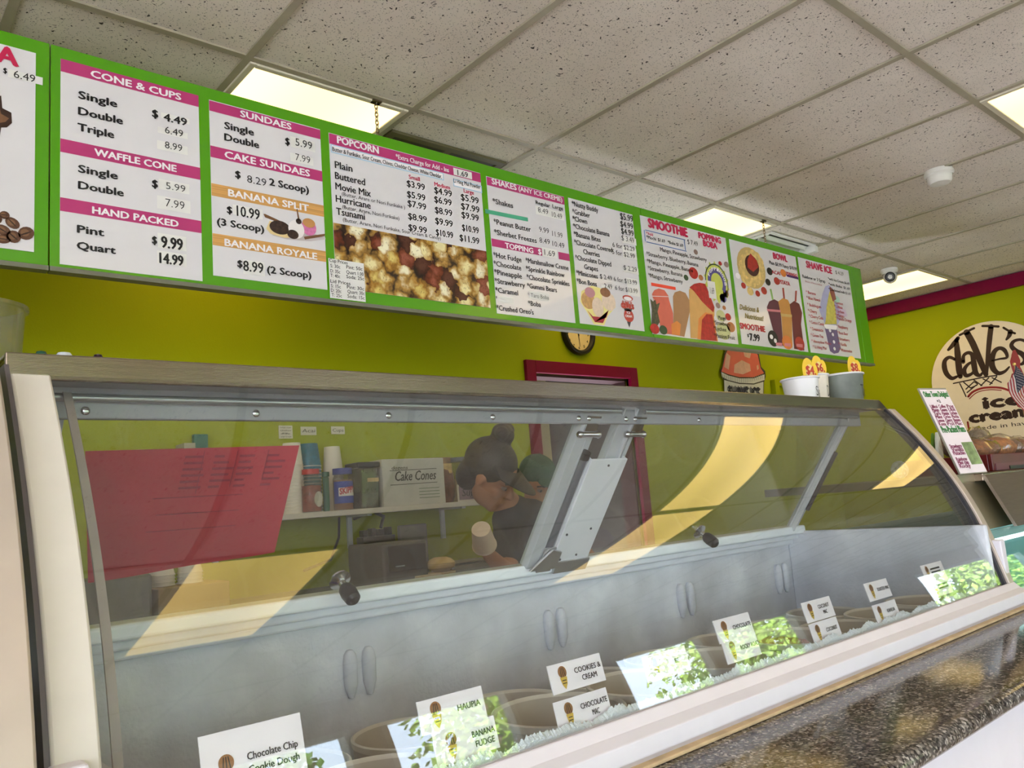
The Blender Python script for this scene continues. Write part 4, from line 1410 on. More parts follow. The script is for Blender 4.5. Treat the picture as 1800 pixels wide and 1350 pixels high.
# ------------------------------------------------------------------ flavour cards on the inside of the glass
M_card = mat('white card', (236, 230, 234), .5, var=.02)
M_eb = mat('brown emblem', (150, 104, 62), .5)
M_ey = mat('yellow emblem', (206, 172, 64), .5)
CARDS = [('CHOCOLATE CHIP|COOKIE DOUGH', -.655, -.54, 1.107, 0), ('HAUPIA', -.386, -.282, 1.086, 0), ('BANANA|FUDGE', -.372, -.272, 1.047, 1), ('COOKIES &|CREAM', -.160, -.050, 1.088, 0), ('CHOCOLATE|MAC', -.165, -.055, 1.040, 1),
         ('UBE', .040, .150, 1.066, 0), ('CHOCOLATE', .245, .355, 1.091, 0), ('ROCKY ROAD', .250, .356, 1.056, 1), ('COCONUT|MAC', .537, .650, 1.082, 0), ('COCONUT', .538, .648, 1.041, 1),
         ('TOASTED MAC', .808, .918, 1.087, 0), ('KAHLUA', .808, .920, 1.040, 1), ('HONEY', 1.112, 1.236, 1.094, 0), ('GUAVA', 1.120, 1.238, 1.055, 1)]
for txt_, x0, x1, zt, lower in CARDS:
    big = txt_.startswith('CHOCOLATE CHIP')
    if big:
        txt_ = 'Chocolate Chip|Cookie Dough'
    hgt = .064 if big else .039
    z0 = zt - hgt
    off = .022
    nrm = Vector((0, -1, gdy(zt - .02))).normalized()
    A = Vector((x0, gy(z0) + off, z0))
    B_ = Vector((x0, gy(zt) + off, zt))
    V = (B_ - A).normalized()
    U = Vector((1, 0, 0))
    hh = (B_ - A).length
    nm = txt_.replace('|', ' ').lower()
    if txt_ == 'HONEY':
        lab = 'upper white flavour card of the farthest right pair, print blurred'
    elif txt_ == 'GUAVA':
        lab = 'lower white flavour card of the farthest right pair, print blurred'
    else:
        lab = 'white flavour card reading %s inside the curved glass' % nm
    r = thing('flavor_card', A + U * (x1 - x0) / 2, lab, 'sign', 'flavour cards along the curved glass')
    c = MB()
    q = [A, A + U * (x1 - x0), A + U * (x1 - x0) + V * hh, A + V * hh]
    c.add(q + [w_ - nrm * .0015 for w_ in q], [(0, 1, 2, 3), (7, 6, 5, 4), (0, 1, 5, 4), (1, 2, 6, 5), (2, 3, 7, 6), (3, 0, 4, 7)])
    c.build('card', M_card, r, smooth=False)
    e = MB()
    ec = A + U * .026 + V * (hh * (.52 if big else .68)) + nrm * .0006

    def el(cx, cy, rx, ry, m, k=0.0, n=18):
        o = ec + U * cx + V * cy + nrm * k
        e.add([o + U * rx * math.cos(2 * math.pi * i / n) + V * ry * math.sin(2 * math.pi * i / n) for i in range(n)], [tuple(range(n))], m)
    el(0, 0, .0085, .0085, 0)
    for a in (-.004, 0, .004):
        e.add([ec + U * (a - .0006) - V * .006 + nrm * .0003, ec + U * (a + .0006) - V * .006 + nrm * .0003, ec + U * (a * .6 + .0006) + V * .006 + nrm * .0003, ec + U * (a * .6 - .0006) + V * .006 + nrm * .0003], [(0, 1, 2, 3)], 2)
    e.add([ec + U * a + V * b + nrm * .0002 for a, b in ((-.007, -.007), (.007, -.007), (.005, -.017), (0, -.024), (-.005, -.017))], [(0, 1, 2, 3, 4)], 1)
    for k in (-.011, -.015):
        e.add([ec + U * a + V * b + nrm * .0005 for a, b in ((-.004, k), (.004, k), (.004, k - .0012), (-.004, k - .0012))], [(0, 1, 2, 3)], 2)
    e.build('cone_emblem', [M_eb, M_ey, M_ink], r, smooth=False)
    if txt_ in ('HONEY', 'GUAVA'):
        txt_ = ''
    t_ = MB()
    rows = [q for q in txt_.split('|') if q]
    for k, rowt in enumerate(rows):
        wd = min(.058, .0062 * len(rowt)) * (1.0 if len(rowt) > 4 else .8)
        O = A + U * (.078 - wd / 2) + V * (hh * (.5 if len(rows) == 1 else ((.52 - .2 * k) if big else (.60 - .30 * k))) - .003) + nrm * .0006
        write(t_, rowt, O, U, V, wd, .0075, 0, .012)
    if not rows:
        for k in range(2):
            O = A + U * .045 + V * (hh * (.6 - .2 * k)) + nrm * .0006
            t_.add([O, O + U * .055, O + U * .055 + V * .004, O + V * .004], [(0, 1, 2, 3)])
    t_.build('lettering', M_ink, r, smooth=False)

# ------------------------------------------------------------------ pink paper taped to the left rear lid
M_paper = mat('pink paper', (188, 56, 72), .6, var=.05, scale=6)
r = thing('paper_poster', LPt(-.52, .30, .007), 'large pink paper with faint print hanging inside the left rear lid', 'poster')
p = MB()
q = [(-.683, .083), (-.362, .078), (-.356, .290), (-.648, .312)]
cols = 14
rings = []
for i in range(cols + 1):
    u = i / cols
    tx, bx_ = q[0][0] + (q[1][0] - q[0][0]) * u, q[3][0] + (q[2][0] - q[3][0]) * u
    ts, bs = q[0][1] + (q[1][1] - q[0][1]) * u, q[3][1] + (q[2][1] - q[3][1]) * u
    wv_ = .0015 * math.sin(u * 9)
    ring = []
    for j in range(7):
        v = j / 6
        ring.append(LPt(tx + (bx_ - tx) * v, ts + (bs - ts) * v, .009 + wv_ * v))
    rings.append(ring + [w_ - LN * .0006 for w_ in ring[::-1]])
p.loops(rings)
p.build('paper', M_paper, r, smooth=False)
M_dpink = mat('faint maroon print', (150, 44, 70), .6)
L = MB()
for x, s0, s1 in ((-.518, .084, .16), (-.466, .084, .15), (-.415, .084, .14)):
    lid_box(L, x, x + .0012, s0, s1, .0115, .0118)
random.seed(5)
for x0 in (-.545, -.50, -.46, -.415):
    for k in range(6):
        w_ = .015 + .02 * random.random()
        lid_box(L, x0, x0 + w_, .092 + .011 * k, .096 + .011 * k, .0115, .0118)
for k in range(3):
    lid_box(L, -.58 + .01 * (k % 2), -.44, .165 + .03 * k, .1665 + .03 * k, .0115, .0117)
L.build('faint_print', M_dpink, r, smooth=False)
tag(MB().box((.26, 1.26, 1.60), (.32, 1.289, 1.73)).build('green_box', mat('teal carton', (40, 110, 96), .5), smooth=False, bevel=.003), 'small teal carton on the back wall above the pink paper', 'box')

# ------------------------------------------------------------------ granite ledge
r = thing('granite_counter', (.8, -1.52, 0), 'brown speckled granite ledge with rounded front edge and white front panel', 'counter')
prof = [(-1.397, .908), (-1.640, .908)]
for i in range(9):
    a = math.radians(-90 - 180 * i / 8)
    prof.append((-1.642 + .016 * math.cos(a), .924 + .016 * math.sin(a)))
prof += [(-1.397, .940)]
MB().prism(prof, lambda a, c, d: (d, a, c), -3.6, 7.0).build('granite_slab', MATS['granite'], r, angle=30)
MB().box((-3.6, -1.605, 0), (7.0, -1.565, .908)).build('front_panel', M_white, r, smooth=False)

# ------------------------------------------------------------------ second case to the right
case2 = thing('display_case', (2.9, -.95, 0), 'lower steel-topped display case with aqua lit glass beyond the right end post', 'display case')
M_aqua = mat('aqua lit liner', (170, 226, 222), .5, var=.04, scale=5)
C0, C1 = 1.625, 4.2
b = MB()
b.box((C0 + .13, -1.262, 1.281), (C1, -.62, 1.305))
b.build('top_panel', M_steel, case2, smooth=False, bevel=.002)
b = MB()
b.add([(C0 + .13, -1.268, 1.300), (C1, -1.268, 1.300), (C1, -1.334, 1.142), (C0 + .13, -1.334, 1.142), (C0 + .13, -1.258, 1.300), (C1, -1.258, 1.300), (C1, -1.324, 1.142), (C0 + .13, -1.324, 1.142)],
      [(0, 1, 2, 3), (7, 6, 5, 4), (0, 1, 5, 4), (2, 3, 7, 6), (0, 3, 7, 4), (1, 2, 6, 5)])
b.build('fascia', brushed('grey brushed steel', (168, 156, 146), .35), case2, smooth=False)
b = MB()
b.add([(C0 - .06, -1.238, 1.2795), (C0 + .24, -1.238, 1.2795), (C0 + .24, -1.292, 1.142), (C0 - .06, -1.292, 1.142), (C0 - .06, -1.20, 1.2795), (C0 + .24, -1.20, 1.2795), (C0 + .24, -1.26, 1.142), (C0 - .06, -1.26, 1.142)],
      [(0, 1, 2, 3), (7, 6, 5, 4), (0, 1, 5, 4), (2, 3, 7, 6), (0, 3, 7, 4), (1, 2, 6, 5)])
b.box((C0 - .06, -1.238, 1.2795), (C0 + .13, -.62, 1.305))
b.build('end_cap', mat('olive grey metal', (128, 118, 92), .35, .6), case2, smooth=False)
b = MB()
rings = []
for i in range(13):
    u = i / 12
    z = 1.142 - u * .185
    y = -1.318 - .05 * u ** .8
    rings.append([(C0 - .05, y, z), (C1, y, z), (C1, y + .006, z), (C0 - .05, y + .006, z)])
b.loops(rings)
b.build('front_glass', M_clear, case2)
b = MB()
b.box((C0 - .05, -1.24, 1.10), (C1, -.70, 1.140)).box((C0 - .05, -.75, .70), (C1, -.70, 1.10)).box((C0 - .05, -1.30, .70), (C1, -.75, .76)).box((C0 - .05, -1.30, .76), (C0 - .03, -.75, 1.10))
b.build('liner', M_aqua, case2, smooth=False)
MB().tube([(C0, -1.20, 1.09), (C1 - .05, -1.20, 1.09)], .012, 12).build('light_tube', mat('cool light tube', (226, 255, 255), .5, emit=2.0, var=.01), case2)
b = MB()
b.box((C0 - .05, -1.375, .944), (C1, -1.30, .958)).box((C0 - .05, -1.30, .06), (C1, -.70, .70))
b.build('base', M_white, case2, smooth=False, bevel=.003)

# ================================================================== BEHIND THE COUNTER
M_shelf = mat('white shelf board', (206, 198, 190), .5, var=.03)
ZS = 1.362
sf = thing('wall_shelf', (1.1, 1.15, ZS), 'white wall shelf carrying cups, jars and cone boxes behind the case', 'shelf')
MB().box((.02, 1.03, ZS - .024), (1.70, 1.299, ZS)).build('board', M_shelf, sf, smooth=False, bevel=.002)
for x in (.35, 1.0, 1.55):
    MB().box((x - .012, 1.10, ZS - .034), (x + .012, 1.299, ZS - .024)).box((x - .012, 1.285, ZS - .18), (x + .012, 1.299, ZS - .034)).build('bracket', M_alu, sf, smooth=False)

# back counter
bc = thing('back_counter', (.6, 1.0, 0), 'dark back counter under the wall shelf', 'counter')
M_dk = mat('dark laminate', (62, 58, 54), .45)
ZC = 1.02
MB().box((-1.2, .72, ZC - .04), (1.56, 1.299, ZC)).build('worktop', M_dk, bc, smooth=False, bevel=.004)
MB().box((-1.2, .78, 0.0), (1.56, 1.299, ZC - .04)).build('cabinet_front', mat('grey cabinet paint', (128, 118, 104), .5), bc, smooth=False)


def cup_prof(r0, r1, h):
    return [(.001, 0), (r0, 0), (r1, h - .004), (r1 + .002, h - .003), (r1 + .002, h), (r1 - .001, h), (r0 - .001, .004), (.001, .004)]


def stack(x, y, z, n, step, r0, r1, h, mats, label, name='cup_stack', lead=None):
    """upside-down nested paper cups: every cup is a thing"""
    for k in range(n):
        b = MB()
        p = [(r, h - q) for r, q in cup_prof(r0, r1, h)]
        b.lathe(p, (x, y, z + k * step), 28)
        lab = '%s, %s' % (label, 'top cup of its stack' if k == n - 1 else 'in the stack below the top cup')
        o = b.build('paper_cup', mats, None)
        if len(mats) > 1:
            for f in o.data.polygons:
                c = f.center.z
                f.material_index = 1 if c < .006 else 0
        tag(o, lab, 'cup', label + 's')


M_blue = mat('teal blue cup print', (36, 112, 142), .5, var=.3, scale=40)
M_cupw = mat('white paper cup', (222, 214, 204), .5, var=.02)
stack(.742, 1.17, ZS, 14, .0158, .040, .052, .105, [M_blue, M_cupw], 'blue swirl paper cup on the wall shelf')
stack(.860, 1.17, ZS, 12, .0155, .036, .046, .125, [M_cupw, M_cupw], 'plain white paper cup on the wall shelf')
stack(.640, 1.13, ZS, 15, .0150, .038, .046, .100, [M_cupw, M_cupw], 'white ribbed paper cup beside the pink paper')
M_jarcl = glass('clear jar plastic', (.88, .86, .82), 1.4, .02, (.8, .78, .72), .06)

# red-lidded jar with oval label
r = thing('candy_jar', (.700, 1.065, ZS), 'clear jar with red lid and oval label in front of the blue cups', 'jar')
MB().lathe([(.001, 0), (.040, 0), (.044, .01), (.044, .135), (.034, .155), (.034, .165)], (.700, 1.078, ZS), 28).build('glass_body', M_jarcl, r)
MB().lathe([(.001, .004), (.041, .004), (.041, .115), (.001, .12)], (.700, 1.078, ZS), 24).build('contents', mat('reddish candy', (150, 70, 54), .7, var=.4, scale=60), r)
MB().lathe([(.001, .166), (.038, .166), (.038, .188), (.001, .19)], (.700, 1.078, ZS), 28).build('lid', mat('red lid', (196, 42, 40), .4), r)
e = MB()
e.add([(.712 + .020 * math.cos(a), 1.0335 - .0 + .004 * (math.cos(a)) ** 2, ZS + .055 + .034 * math.sin(a)) for a in [2 * math.pi * i / 24 for i in range(24)]], [tuple(range(24))])
e.build('oval_label', mat('pale label', (206, 200, 186), .5), r, smooth=False)
tag(MB().lathe([(.001, 0), (.012, 0), (.014, .02), (.014, .145), (.011, .15), (.017, .152), (.017, .172), (.001, .174)], (.758, 1.052, ZS), 20).build('spice_bottle', mat('dark green cap', (34, 92, 70), .4)), 'slim bottle with green cap right of the red-lidded jar', 'bottle')

# blue-lidded peanut butter jar
r = thing('peanut_butter_jar', (.855, 1.07, ZS), 'blue-lidded jar with blue and white label before the white cups', 'jar')
MB().lathe([(.001, 0), (.042, 0), (.045, .01), (.045, .14), (.038, .155), (.038, .16)], (.860, 1.085, ZS), 28).build('jar_body', M_jarcl, r)
MB().lathe([(.001, .003), (.042, .003), (.042, .135), (.001, .138)], (.860, 1.085, ZS), 24).build('contents', mat('peanut butter', (150, 104, 66), .6, var=.2), r)
MB().lathe([(.001, .161), (.044, .161), (.044, .188), (.001, .19)], (.860, 1.085, ZS), 28).build('lid', mat('blue lid', (46, 62, 150), .4), r)


def curved_label(mb, cx, cy, rad, z0, z1, a0, a1, m=0, n=12):
    rings = []
    for i in range(n + 1):
        a = math.radians(a0 + (a1 - a0) * i / n)
        rings.append([(cx + rad * math.cos(a), cy + rad * math.sin(a), z0), (cx + rad * math.cos(a), cy + rad * math.sin(a), z1)])
    b0 = len(mb.v)
    for rg in rings:
        mb.v += [Vector(q) for q in rg]
    for i in range(n):
        mb.f.append((b0 + 2 * i, b0 + 2 * i + 2, b0 + 2 * i + 3, b0 + 2 * i + 1))
        mb.mi.append(m)


l = MB()
curved_label(l, .860, 1.085, .0456, ZS + .030, ZS + .128, 180, 350)
lb = l.build('label', mat('blue label', (40, 66, 160), .5), r)
l = MB()
curved_label(l, .860, 1.085, .0459, ZS + .062, ZS + .100, 215, 330)
l.build('white_panel', mat('white label', (226, 220, 214), .5), lb)
t_ = MB()
vs, fs = glyphs('SKIPPY', .04)
x1 = max(q[0] for q in vs)
t_.add([(.860 + .0464 * math.cos(math.radians(222 + 100 * a / x1)), 1.085 + .0464 * math.sin(math.radians(222 + 100 * a / x1)), ZS + .070 + .026 * b / CAP + .010 * a / x1) for a, b in vs], fs)
t_.build('lettering', mat('red label print', (186, 40, 46), .5), lb, smooth=False)

# canister
r = thing('canister', (.98, 1.10, ZS), 'tall smoky canister with black lid and tan strip label', 'canister')
MB().box((.925, 1.05, ZS), (1.030, 1.16, ZS + .185)).build('body', glass('smoky plastic', (.5, .5, .46), 1.4, .05, (.32, .30, .27), .3), r, smooth=False, bevel=.012, seg=3)
MB().box((.918, 1.043, ZS + .186), (1.037, 1.167, ZS + .212)).build('lid', M_black, r, smooth=False, bevel=.006)
MB().box((.968, 1.0485, ZS + .120), (1.028, 1.0497, ZS + .138)).build('tape_label', mat('tan tape', (206, 176, 122), .5), r, smooth=False)
MB().box((.93, 1.055, ZS + .002), (1.025, 1.155, ZS + .07)).build('contents', mat('brown crumbs', (108, 84, 62), .8, var=.4, scale=90), r, smooth=False)

# cake cone box
r = thing('cone_box', (1.24, 1.12, ZS), 'grey white carton lettered Cake Cones on the wall shelf', 'box')
MB().box((1.050, 1.05, ZS), (1.405, 1.24, ZS + .222)).build('carton', mat('grey white carton', (196, 192, 184), .6, var=.08, scale=9), r, smooth=False, bevel=.003)
L = MB()


def wr(s, x, z, w, h, m=0, y=1.0492, bold=.01, shear=0.0):
    write(L, s, Vector((x, y, z)), UX, VZ, w, h, m, bold, shear=shear)


wr('Cake Cones', 1.115, ZS + .118, .235, .045, shear=.2)
wr('dozens', 1.10, ZS + .172, .09, .016, shear=.3)
for z in (.165, .098):
    L.add([(1.09, 1.0492, ZS + z), (1.36, 1.0492, ZS + z + .004), (1.36, 1.0492, ZS + z + .007), (1.09, 1.0492, ZS + z + .003)], [(0, 1, 2, 3)])
for k in range(4):
    L.add([(1.25, 1.0492, ZS + .03 + k * .015), (1.37, 1.0492, ZS + .03 + k * .015), (1.37, 1.0492, ZS + .034 + k * .015), (1.25, 1.0492, ZS + .034 + k * .015)], [(0, 1, 2, 3)], 1)
L.build('lettering', [M_ink, mat('green grey print', (120, 134, 116), .5)], r, smooth=False)

# bag of brown candy and jar behind it
r = thing('candy_bag', (1.47, 1.17, ZS), 'clear bag of brown candy with gold print behind the cone box', 'bag')
b = MB()
rings = []
for i, (w_, d, z) in enumerate(((.07, .03, 0), (.085, .045, .03), (.085, .05, .10), (.08, .045, .16), (.075, .03, .20), (.085, .006, .235))):
    rings.append([(1.475 + w_ * math.cos(2 * math.pi * j / 16) * (1 + .05 * math.sin(5 * j + i)), 1.19 + d * math.sin(2 * math.pi * j / 16), ZS + z) for j in range(16)])
b.loops(rings)
b.build('bag_film', mat('brown candy bag', (110, 66, 48), .3, var=.5, scale=40), r)
MB().box((1.42, 1.150, ZS + .15), (1.53, 1.1515, ZS + .20)).build('gold_band', mat('gold foil', (206, 170, 110), .35, var=.3, scale=50), r, smooth=False)
r = thing('storage_jar', (1.60, 1.19, ZS), 'wide clear jar with dark lid right of the candy bag', 'jar')
MB().lathe([(.001, 0), (.055, 0), (.06, .01), (.06, .20), (.055, .21)], (1.625, 1.20, ZS), 28).build('jar_body', M_jarcl, r)
MB().lathe([(.001, .211), (.063, .211), (.063, .232), (.001, .235)], (1.625, 1.20, ZS), 28).build('lid', mat('grey blue lid', (80, 86, 104), .4), r)
MB().lathe([(.001, .004), (.056, .004), (.056, .12), (.001, .125)], (1.625, 1.20, ZS), 24).build('contents', mat('pale wafers', (196, 170, 120), .7, var=.3, scale=50), r)
# sugar cone label
r = thing('cone_label', (1.60, 1.04, ZS), 'white card lettered Sugar Cones standing on the shelf edge', 'sign')
MB().box((1.47, 1.038, ZS), (1.695, 1.0405, ZS + .085)).build('card', mat('off white card', (206, 194, 178), .5), r, smooth=False)
MB().box((1.48, 1.0365, ZS + .008), (1.575, 1.038, ZS + .077)).build('purple_patch', mat('dull purple print', (126, 100, 116), .5), r, smooth=False)
L = MB()
wr('Sugar', 1.497, ZS + .026, .12, .036, 0, 1.0360, .01, .15)
wr('Cone', 1.632, ZS + .034, .05, .02, 0, 1.0360, .0, .2)
L.build('lettering', M_ink, r, smooth=False)


def note(x0, x1, z0, z1, rows, label):
    r = thing('paper_note', ((x0 + x1) / 2, 1.298, z0), label, 'note', 'paper notes on the lime wall')
    MB().box((x0, 1.2955, z0), (x1, 1.299, z1)).build('paper', mat('off white paper', (214, 206, 192), .6), r, smooth=False)
    global L
    L = MB()
    n = len(rows)
    for k, s in enumerate(rows):
        hh = (z1 - z0) / (n * 1.9 + .6)
        z = z1 - (z1 - z0) * (k + .85) / (n + .25)
        wr(s, x0 + .006, z, (x1 - x0) - .014, hh, 0, 1.2950, .0, .15)
    L.build('lettering', M_ink, r, smooth=False)


note(.660, .728, 1.712, 1.773, ['Large cups', 'Shakes', '&', 'Large scoops'], 'small typed paper note on the wall, leftmost of three')
note(.770, .850, 1.728, 1.768, ['Acai'], 'paper note reading Acai on the wall above the blue cups')
note(.929, 1.002, 1.732, 1.770, ['Cups'], 'paper note with cursive word on the wall above the white cups')

# things on the back counter
r = thing('countertop_machine', (.985, .95, ZC), 'small dark countertop machine with pale grey frame under the shelf', 'appliance')
MB().box((.875, .80, ZC), (1.105, 1.10, ZC + .185)).build('housing', mat('grey machine housing', (84, 80, 78), .5), r, smooth=False, bevel=.012, seg=3)
MB().box((.900, .793, ZC + .062), (1.092, .80, ZC + .172)).build('dark_door', mat('dark door', (50, 46, 46), .25), r, smooth=False, bevel=.004)
MB().box((.93, .789, ZC + .082), (.975, .793, ZC + .087)).build('door_handle', M_silver, r, smooth=False)
r = thing('power_strip', (.98, 1.05, ZC + .186), 'row of dark plugs on top of the countertop machine', 'power strip')
b = MB()
b.box((.90, 1.0, ZC + .186), (1.07, 1.06, ZC + .215))
for k in range(4):
    b.box((.91 + .042 * k, 1.01, ZC + .215), (.935 + .042 * k, 1.05, ZC + .245 + .006 * (k % 2)))
b.build('strip', M_black, r, smooth=False, bevel=.004)
tag(MB().tube([(1.02, 1.04, ZC + .25), (1.05, 1.06, ZC + .30), (1.04, 1.15, ZC + .33), (1.02, 1.28, ZC + .30)], .008, 10).build('electric_flex', M_black), 'thick black cord looping above the countertop machine', 'cord')
tag(MB().tube([(.62, 1.02, ZC + .10), (.78, 1.08, ZC + .13), (.88, 1.18, ZC + .22), (.93, 1.26, ZC + .31)], .006, 10).build('electric_flex', mat('dark green cord', (38, 44, 34), .5)), 'dark green cord slanting up from the lower left to the shelf', 'cord')
tag(MB().box((1.20, 1.16, ZC), (1.36, 1.19, ZC + .25)).build('cutting_board', mat('pale grey board', (120, 116, 110), .5), smooth=False, bevel=.008), 'pale grey board leaning upright right of the countertop machine', 'board')
tag(MB().box((1.26, .84, ZC + .0), (1.55, 1.0, ZC + .05)).box((1.26, .84, ZC + .058), (1.55, .99, ZC + .064)).build('serving_tray', mat('dull grey tray', (120, 112, 104), .4), smooth=False, bevel=.003), 'flat grey tray beside the pale stacked bowls', 'tray')
for k in range(3):
    tag(MB().lathe([(.001, 0), (.03, 0), (.062, .02), (.066, .034), (.064, .036), (.03, .006), (.001, .005)] if k < 2 else [(.001, 0), (.064, 0), (.066, .006), (.05, .022), (.03, .03), (.001, .032)], (1.17, .80, ZC + .002 + k * .034), 28).build('food_bowl', mat('cream bowl', (206, 178, 128), .5)),
        ('bottom cream bowl of the stack near the case rail', 'middle cream bowl of the stack near the case rail', 'domed cream lid on top of the stacked bowls')[k], 'bowl', 'stacked cream bowls')
tag(MB().box((1.02, .74, ZC), (1.13, .79, ZC + .035)).build('napkin_stack', mat('folded napkins', (206, 190, 170), .7), smooth=False, bevel=.004), 'small folded napkins left of the cream bowls', 'napkins')
tag(MB().box((-.05, .76, ZC), (.20, 1.0, ZC + .115)).build('carton', mat('tan carton', (140, 118, 78), .6), smooth=False, bevel=.005), 'tan carton on the back counter below the pink paper', 'box')
tag(MB().box((-.35, .755, ZC), (-.07, .95, ZC + .17)).build('grey_bin', mat('grey bin', (104, 104, 94), .5), smooth=False, bevel=.01), 'grey bin left of the tan carton on the back counter', 'bin')
for k, x in enumerate((.0, .10)):
    stack(x, .88, ZC + .116, 4, .012, .034, .044, .045, [M_cupw, M_cupw], ('cream paper cup on the tan carton, left stack', 'cream paper cup on the tan carton, right stack')[k])
b = MB()
b.box((-.02, 1.1, ZS), (.16, 1.25, ZS + .29)).build('tin', mat('cream printed box', (206, 192, 160), .5, var=.15, scale=18), None, smooth=False, bevel=.004)
tag(bpy.data.objects['tin'], 'cream printed box with scalloped top at the left of the shelf', 'box')
tag(MB().box((.17, 1.12, ZS), (.215, 1.22, ZS + .315)).build('carton', mat('pale carton', (176, 170, 146), .5), smooth=False), 'tall narrow pale carton right of the cream printed box', 'box')
tag(MB().lathe([(.001, 0), (.022, 0), (.024, .22), (.012, .25), (.014, .262), (.014, .28), (.001, .284)], (.30, 1.16, ZS), 20).build('bottle', mat('pale bottle', (206, 200, 190), .4)), 'pale bottle top peeking over the pink paper', 'bottle')

# wall clock
r = thing('wall_clock', (2.72, 1.29, 2.25), 'round black rimmed wall clock half hidden by the menu boards', 'clock')
cc_ = Vector((2.705, 1.298, 2.372))
Mr = Vector((0, -1, 0)).to_track_quat('Z', 'Y').to_matrix().to_4x4()
MB().lathe([(.108, .0), (.140, .0), (.142, .018), (.134, .034), (.118, .034), (.108, .018)], cc_, 48, M=Mr).build('rim', M_black, r)
MB().lathe([(.001, .010), (.109, .010), (.109, .004), (.001, .004)], cc_, 48, M=Mr).build('dial', mat('cream dial', (226, 204, 160), .5, var=.02), r)
b = MB()
for k in range(12):
    a = 2 * math.pi * k / 12
    o = cc_ + Vector((.092 * math.sin(a), -.0105, .092 * math.cos(a)))
    s = str(k if k else 12)
    write(b, s, o + Vector((-.008, 0, -.008)), UX, VZ, .008 * len(s) + .004, .016, 0, .02)
b.build('numerals', M_ink, r, smooth=False)
b = MB()
for a, ln, w_ in ((math.radians(-14), .055, .005), (math.radians(176), .085, .0035)):
    u = Vector((math.sin(a), 0, math.cos(a)))
    v = Vector((math.cos(a), 0, -math.sin(a)))
    o = cc_ + Vector((0, -.013, 0))
    b.add([o - u * .015 - v * w_, o - u * .015 + v * w_, o + u * ln + v * w_ * .4, o + u * ln - v * w_ * .4], [(0, 1, 2, 3)])
b.build('hands', M_ink, r, smooth=False)

# shave ice sign on the back wall
M_pk = mat('coral syrup print', (226, 106, 96), .4, var=.12, scale=6)
r = thing('shave_ice_sign', (4.53, 1.28, 2.05), 'cut-out shave ice cup sign with coral dome on the lime wall', 'sign')


def W_(x, y, k=0.0):
    return at(x, y, 1.285 - k)


def wshape(mb, pts, k, m=0, th=.0):
    f = lambda a, c, d: W_(a, c, k + d)
    if th:
        mb.prism(pts, f, 0, -th, m)
    else:
        mb.add([f(a, c, 0) for a, c in pts], [tuple(range(len(pts)))], m)


out = [(1269, 662), (1266, 652), (1270, 643), (1273, 622), (1280, 606), (1300, 596), (1322, 604), (1334, 622), (1338, 645), (1345, 652), (1346, 662), (1343, 672), (1342, 712), (1273, 712), (1272, 668)]
b = MB()
wshape(b, out, 0, 0, .012)
b.build('board', mat('dark outline print', (50, 44, 48), .5), r, smooth=False)
b = MB()
wshape(b, [(1270, 647), (1275, 624), (1282, 609), (1300, 599), (1320, 607), (1332, 624), (1337, 647), (1343, 656), (1325, 663), (1300, 663), (1280, 658), (1268, 653)], .002, 0)
wshape(b, [(1273, 645), (1277, 620), (1284, 626), (1281, 650)], .003, 2)
wshape(b, [(1290, 655), (1291, 641), (1304, 633), (1318, 640), (1320, 652), (1306, 658)], .003, 2)
wshape(b, [(1305, 612), (1313, 606), (1322, 614), (1318, 630), (1309, 627)], .003, 2)
wshape(b, [(1330, 643), (1333, 641), (1334, 648), (1331, 651)], .003, 2)
wshape(b, [(1268, 654), (1280, 660), (1300, 665), (1325, 665), (1344, 658), (1344, 668), (1325, 674), (1300, 673), (1280, 668), (1269, 662)], .003, 1)
wshape(b, [(1273, 668), (1300, 675), (1325, 676), (1342, 671), (1341, 711), (1274, 711)], .002, 1)
for k in range(22):
    x = 1270 + 3.3 * k
    yy = 657 + 8 * math.sin(math.pi * (k + .5) / 22) + (0)
    wshape(b, [(x, yy), (x + .8, yy), (x + .8, yy + 7.5), (x, yy + 7.5)], .0036, 3)
b.build('cup_print', [M_pk, mat('pale cup print', (206, 206, 204), .5), mat('pale coral print', (226, 176, 160), .5, var=.1), mat('grey line print', (150, 150, 156), .5)], r, smooth=False)
L = MB()
o, e = W_(1281, 689, .004), W_(1336, 692, .004)
write(L, 'SHAVE ICE', o - Vector((0, 0, .055)), UX, VZ, e.x - o.x, .10, 0, .06)
L.build('lettering', mat('dark navy print', (30, 34, 60), .5), r, smooth=False)
# lime painted access panel
b = MB()
q0, q1 = at(1361, 667, 1.26), at(1440, 667, 1.26)
b.box((q0.x, 1.255, 1.75), (q0.x + .06, 1.30, q0.z)).box((q0.x + .06, 1.255, q0.z - .05), (q1.x, 1.30, q0.z))
tag(b.build('access_frame', M_wall, smooth=False, bevel=.004), 'lime painted frame on the back wall behind the white cups', 'frame')

# ------------------------------------------------------------------ on top of the case
M_wcup = mat('white cup board', (232, 230, 232), .4, var=.01)
M_ytag = mat('yellow price tag', (246, 206, 60), .5)
M_ytag2 = mat('pale tag centre', (250, 226, 150), .5)


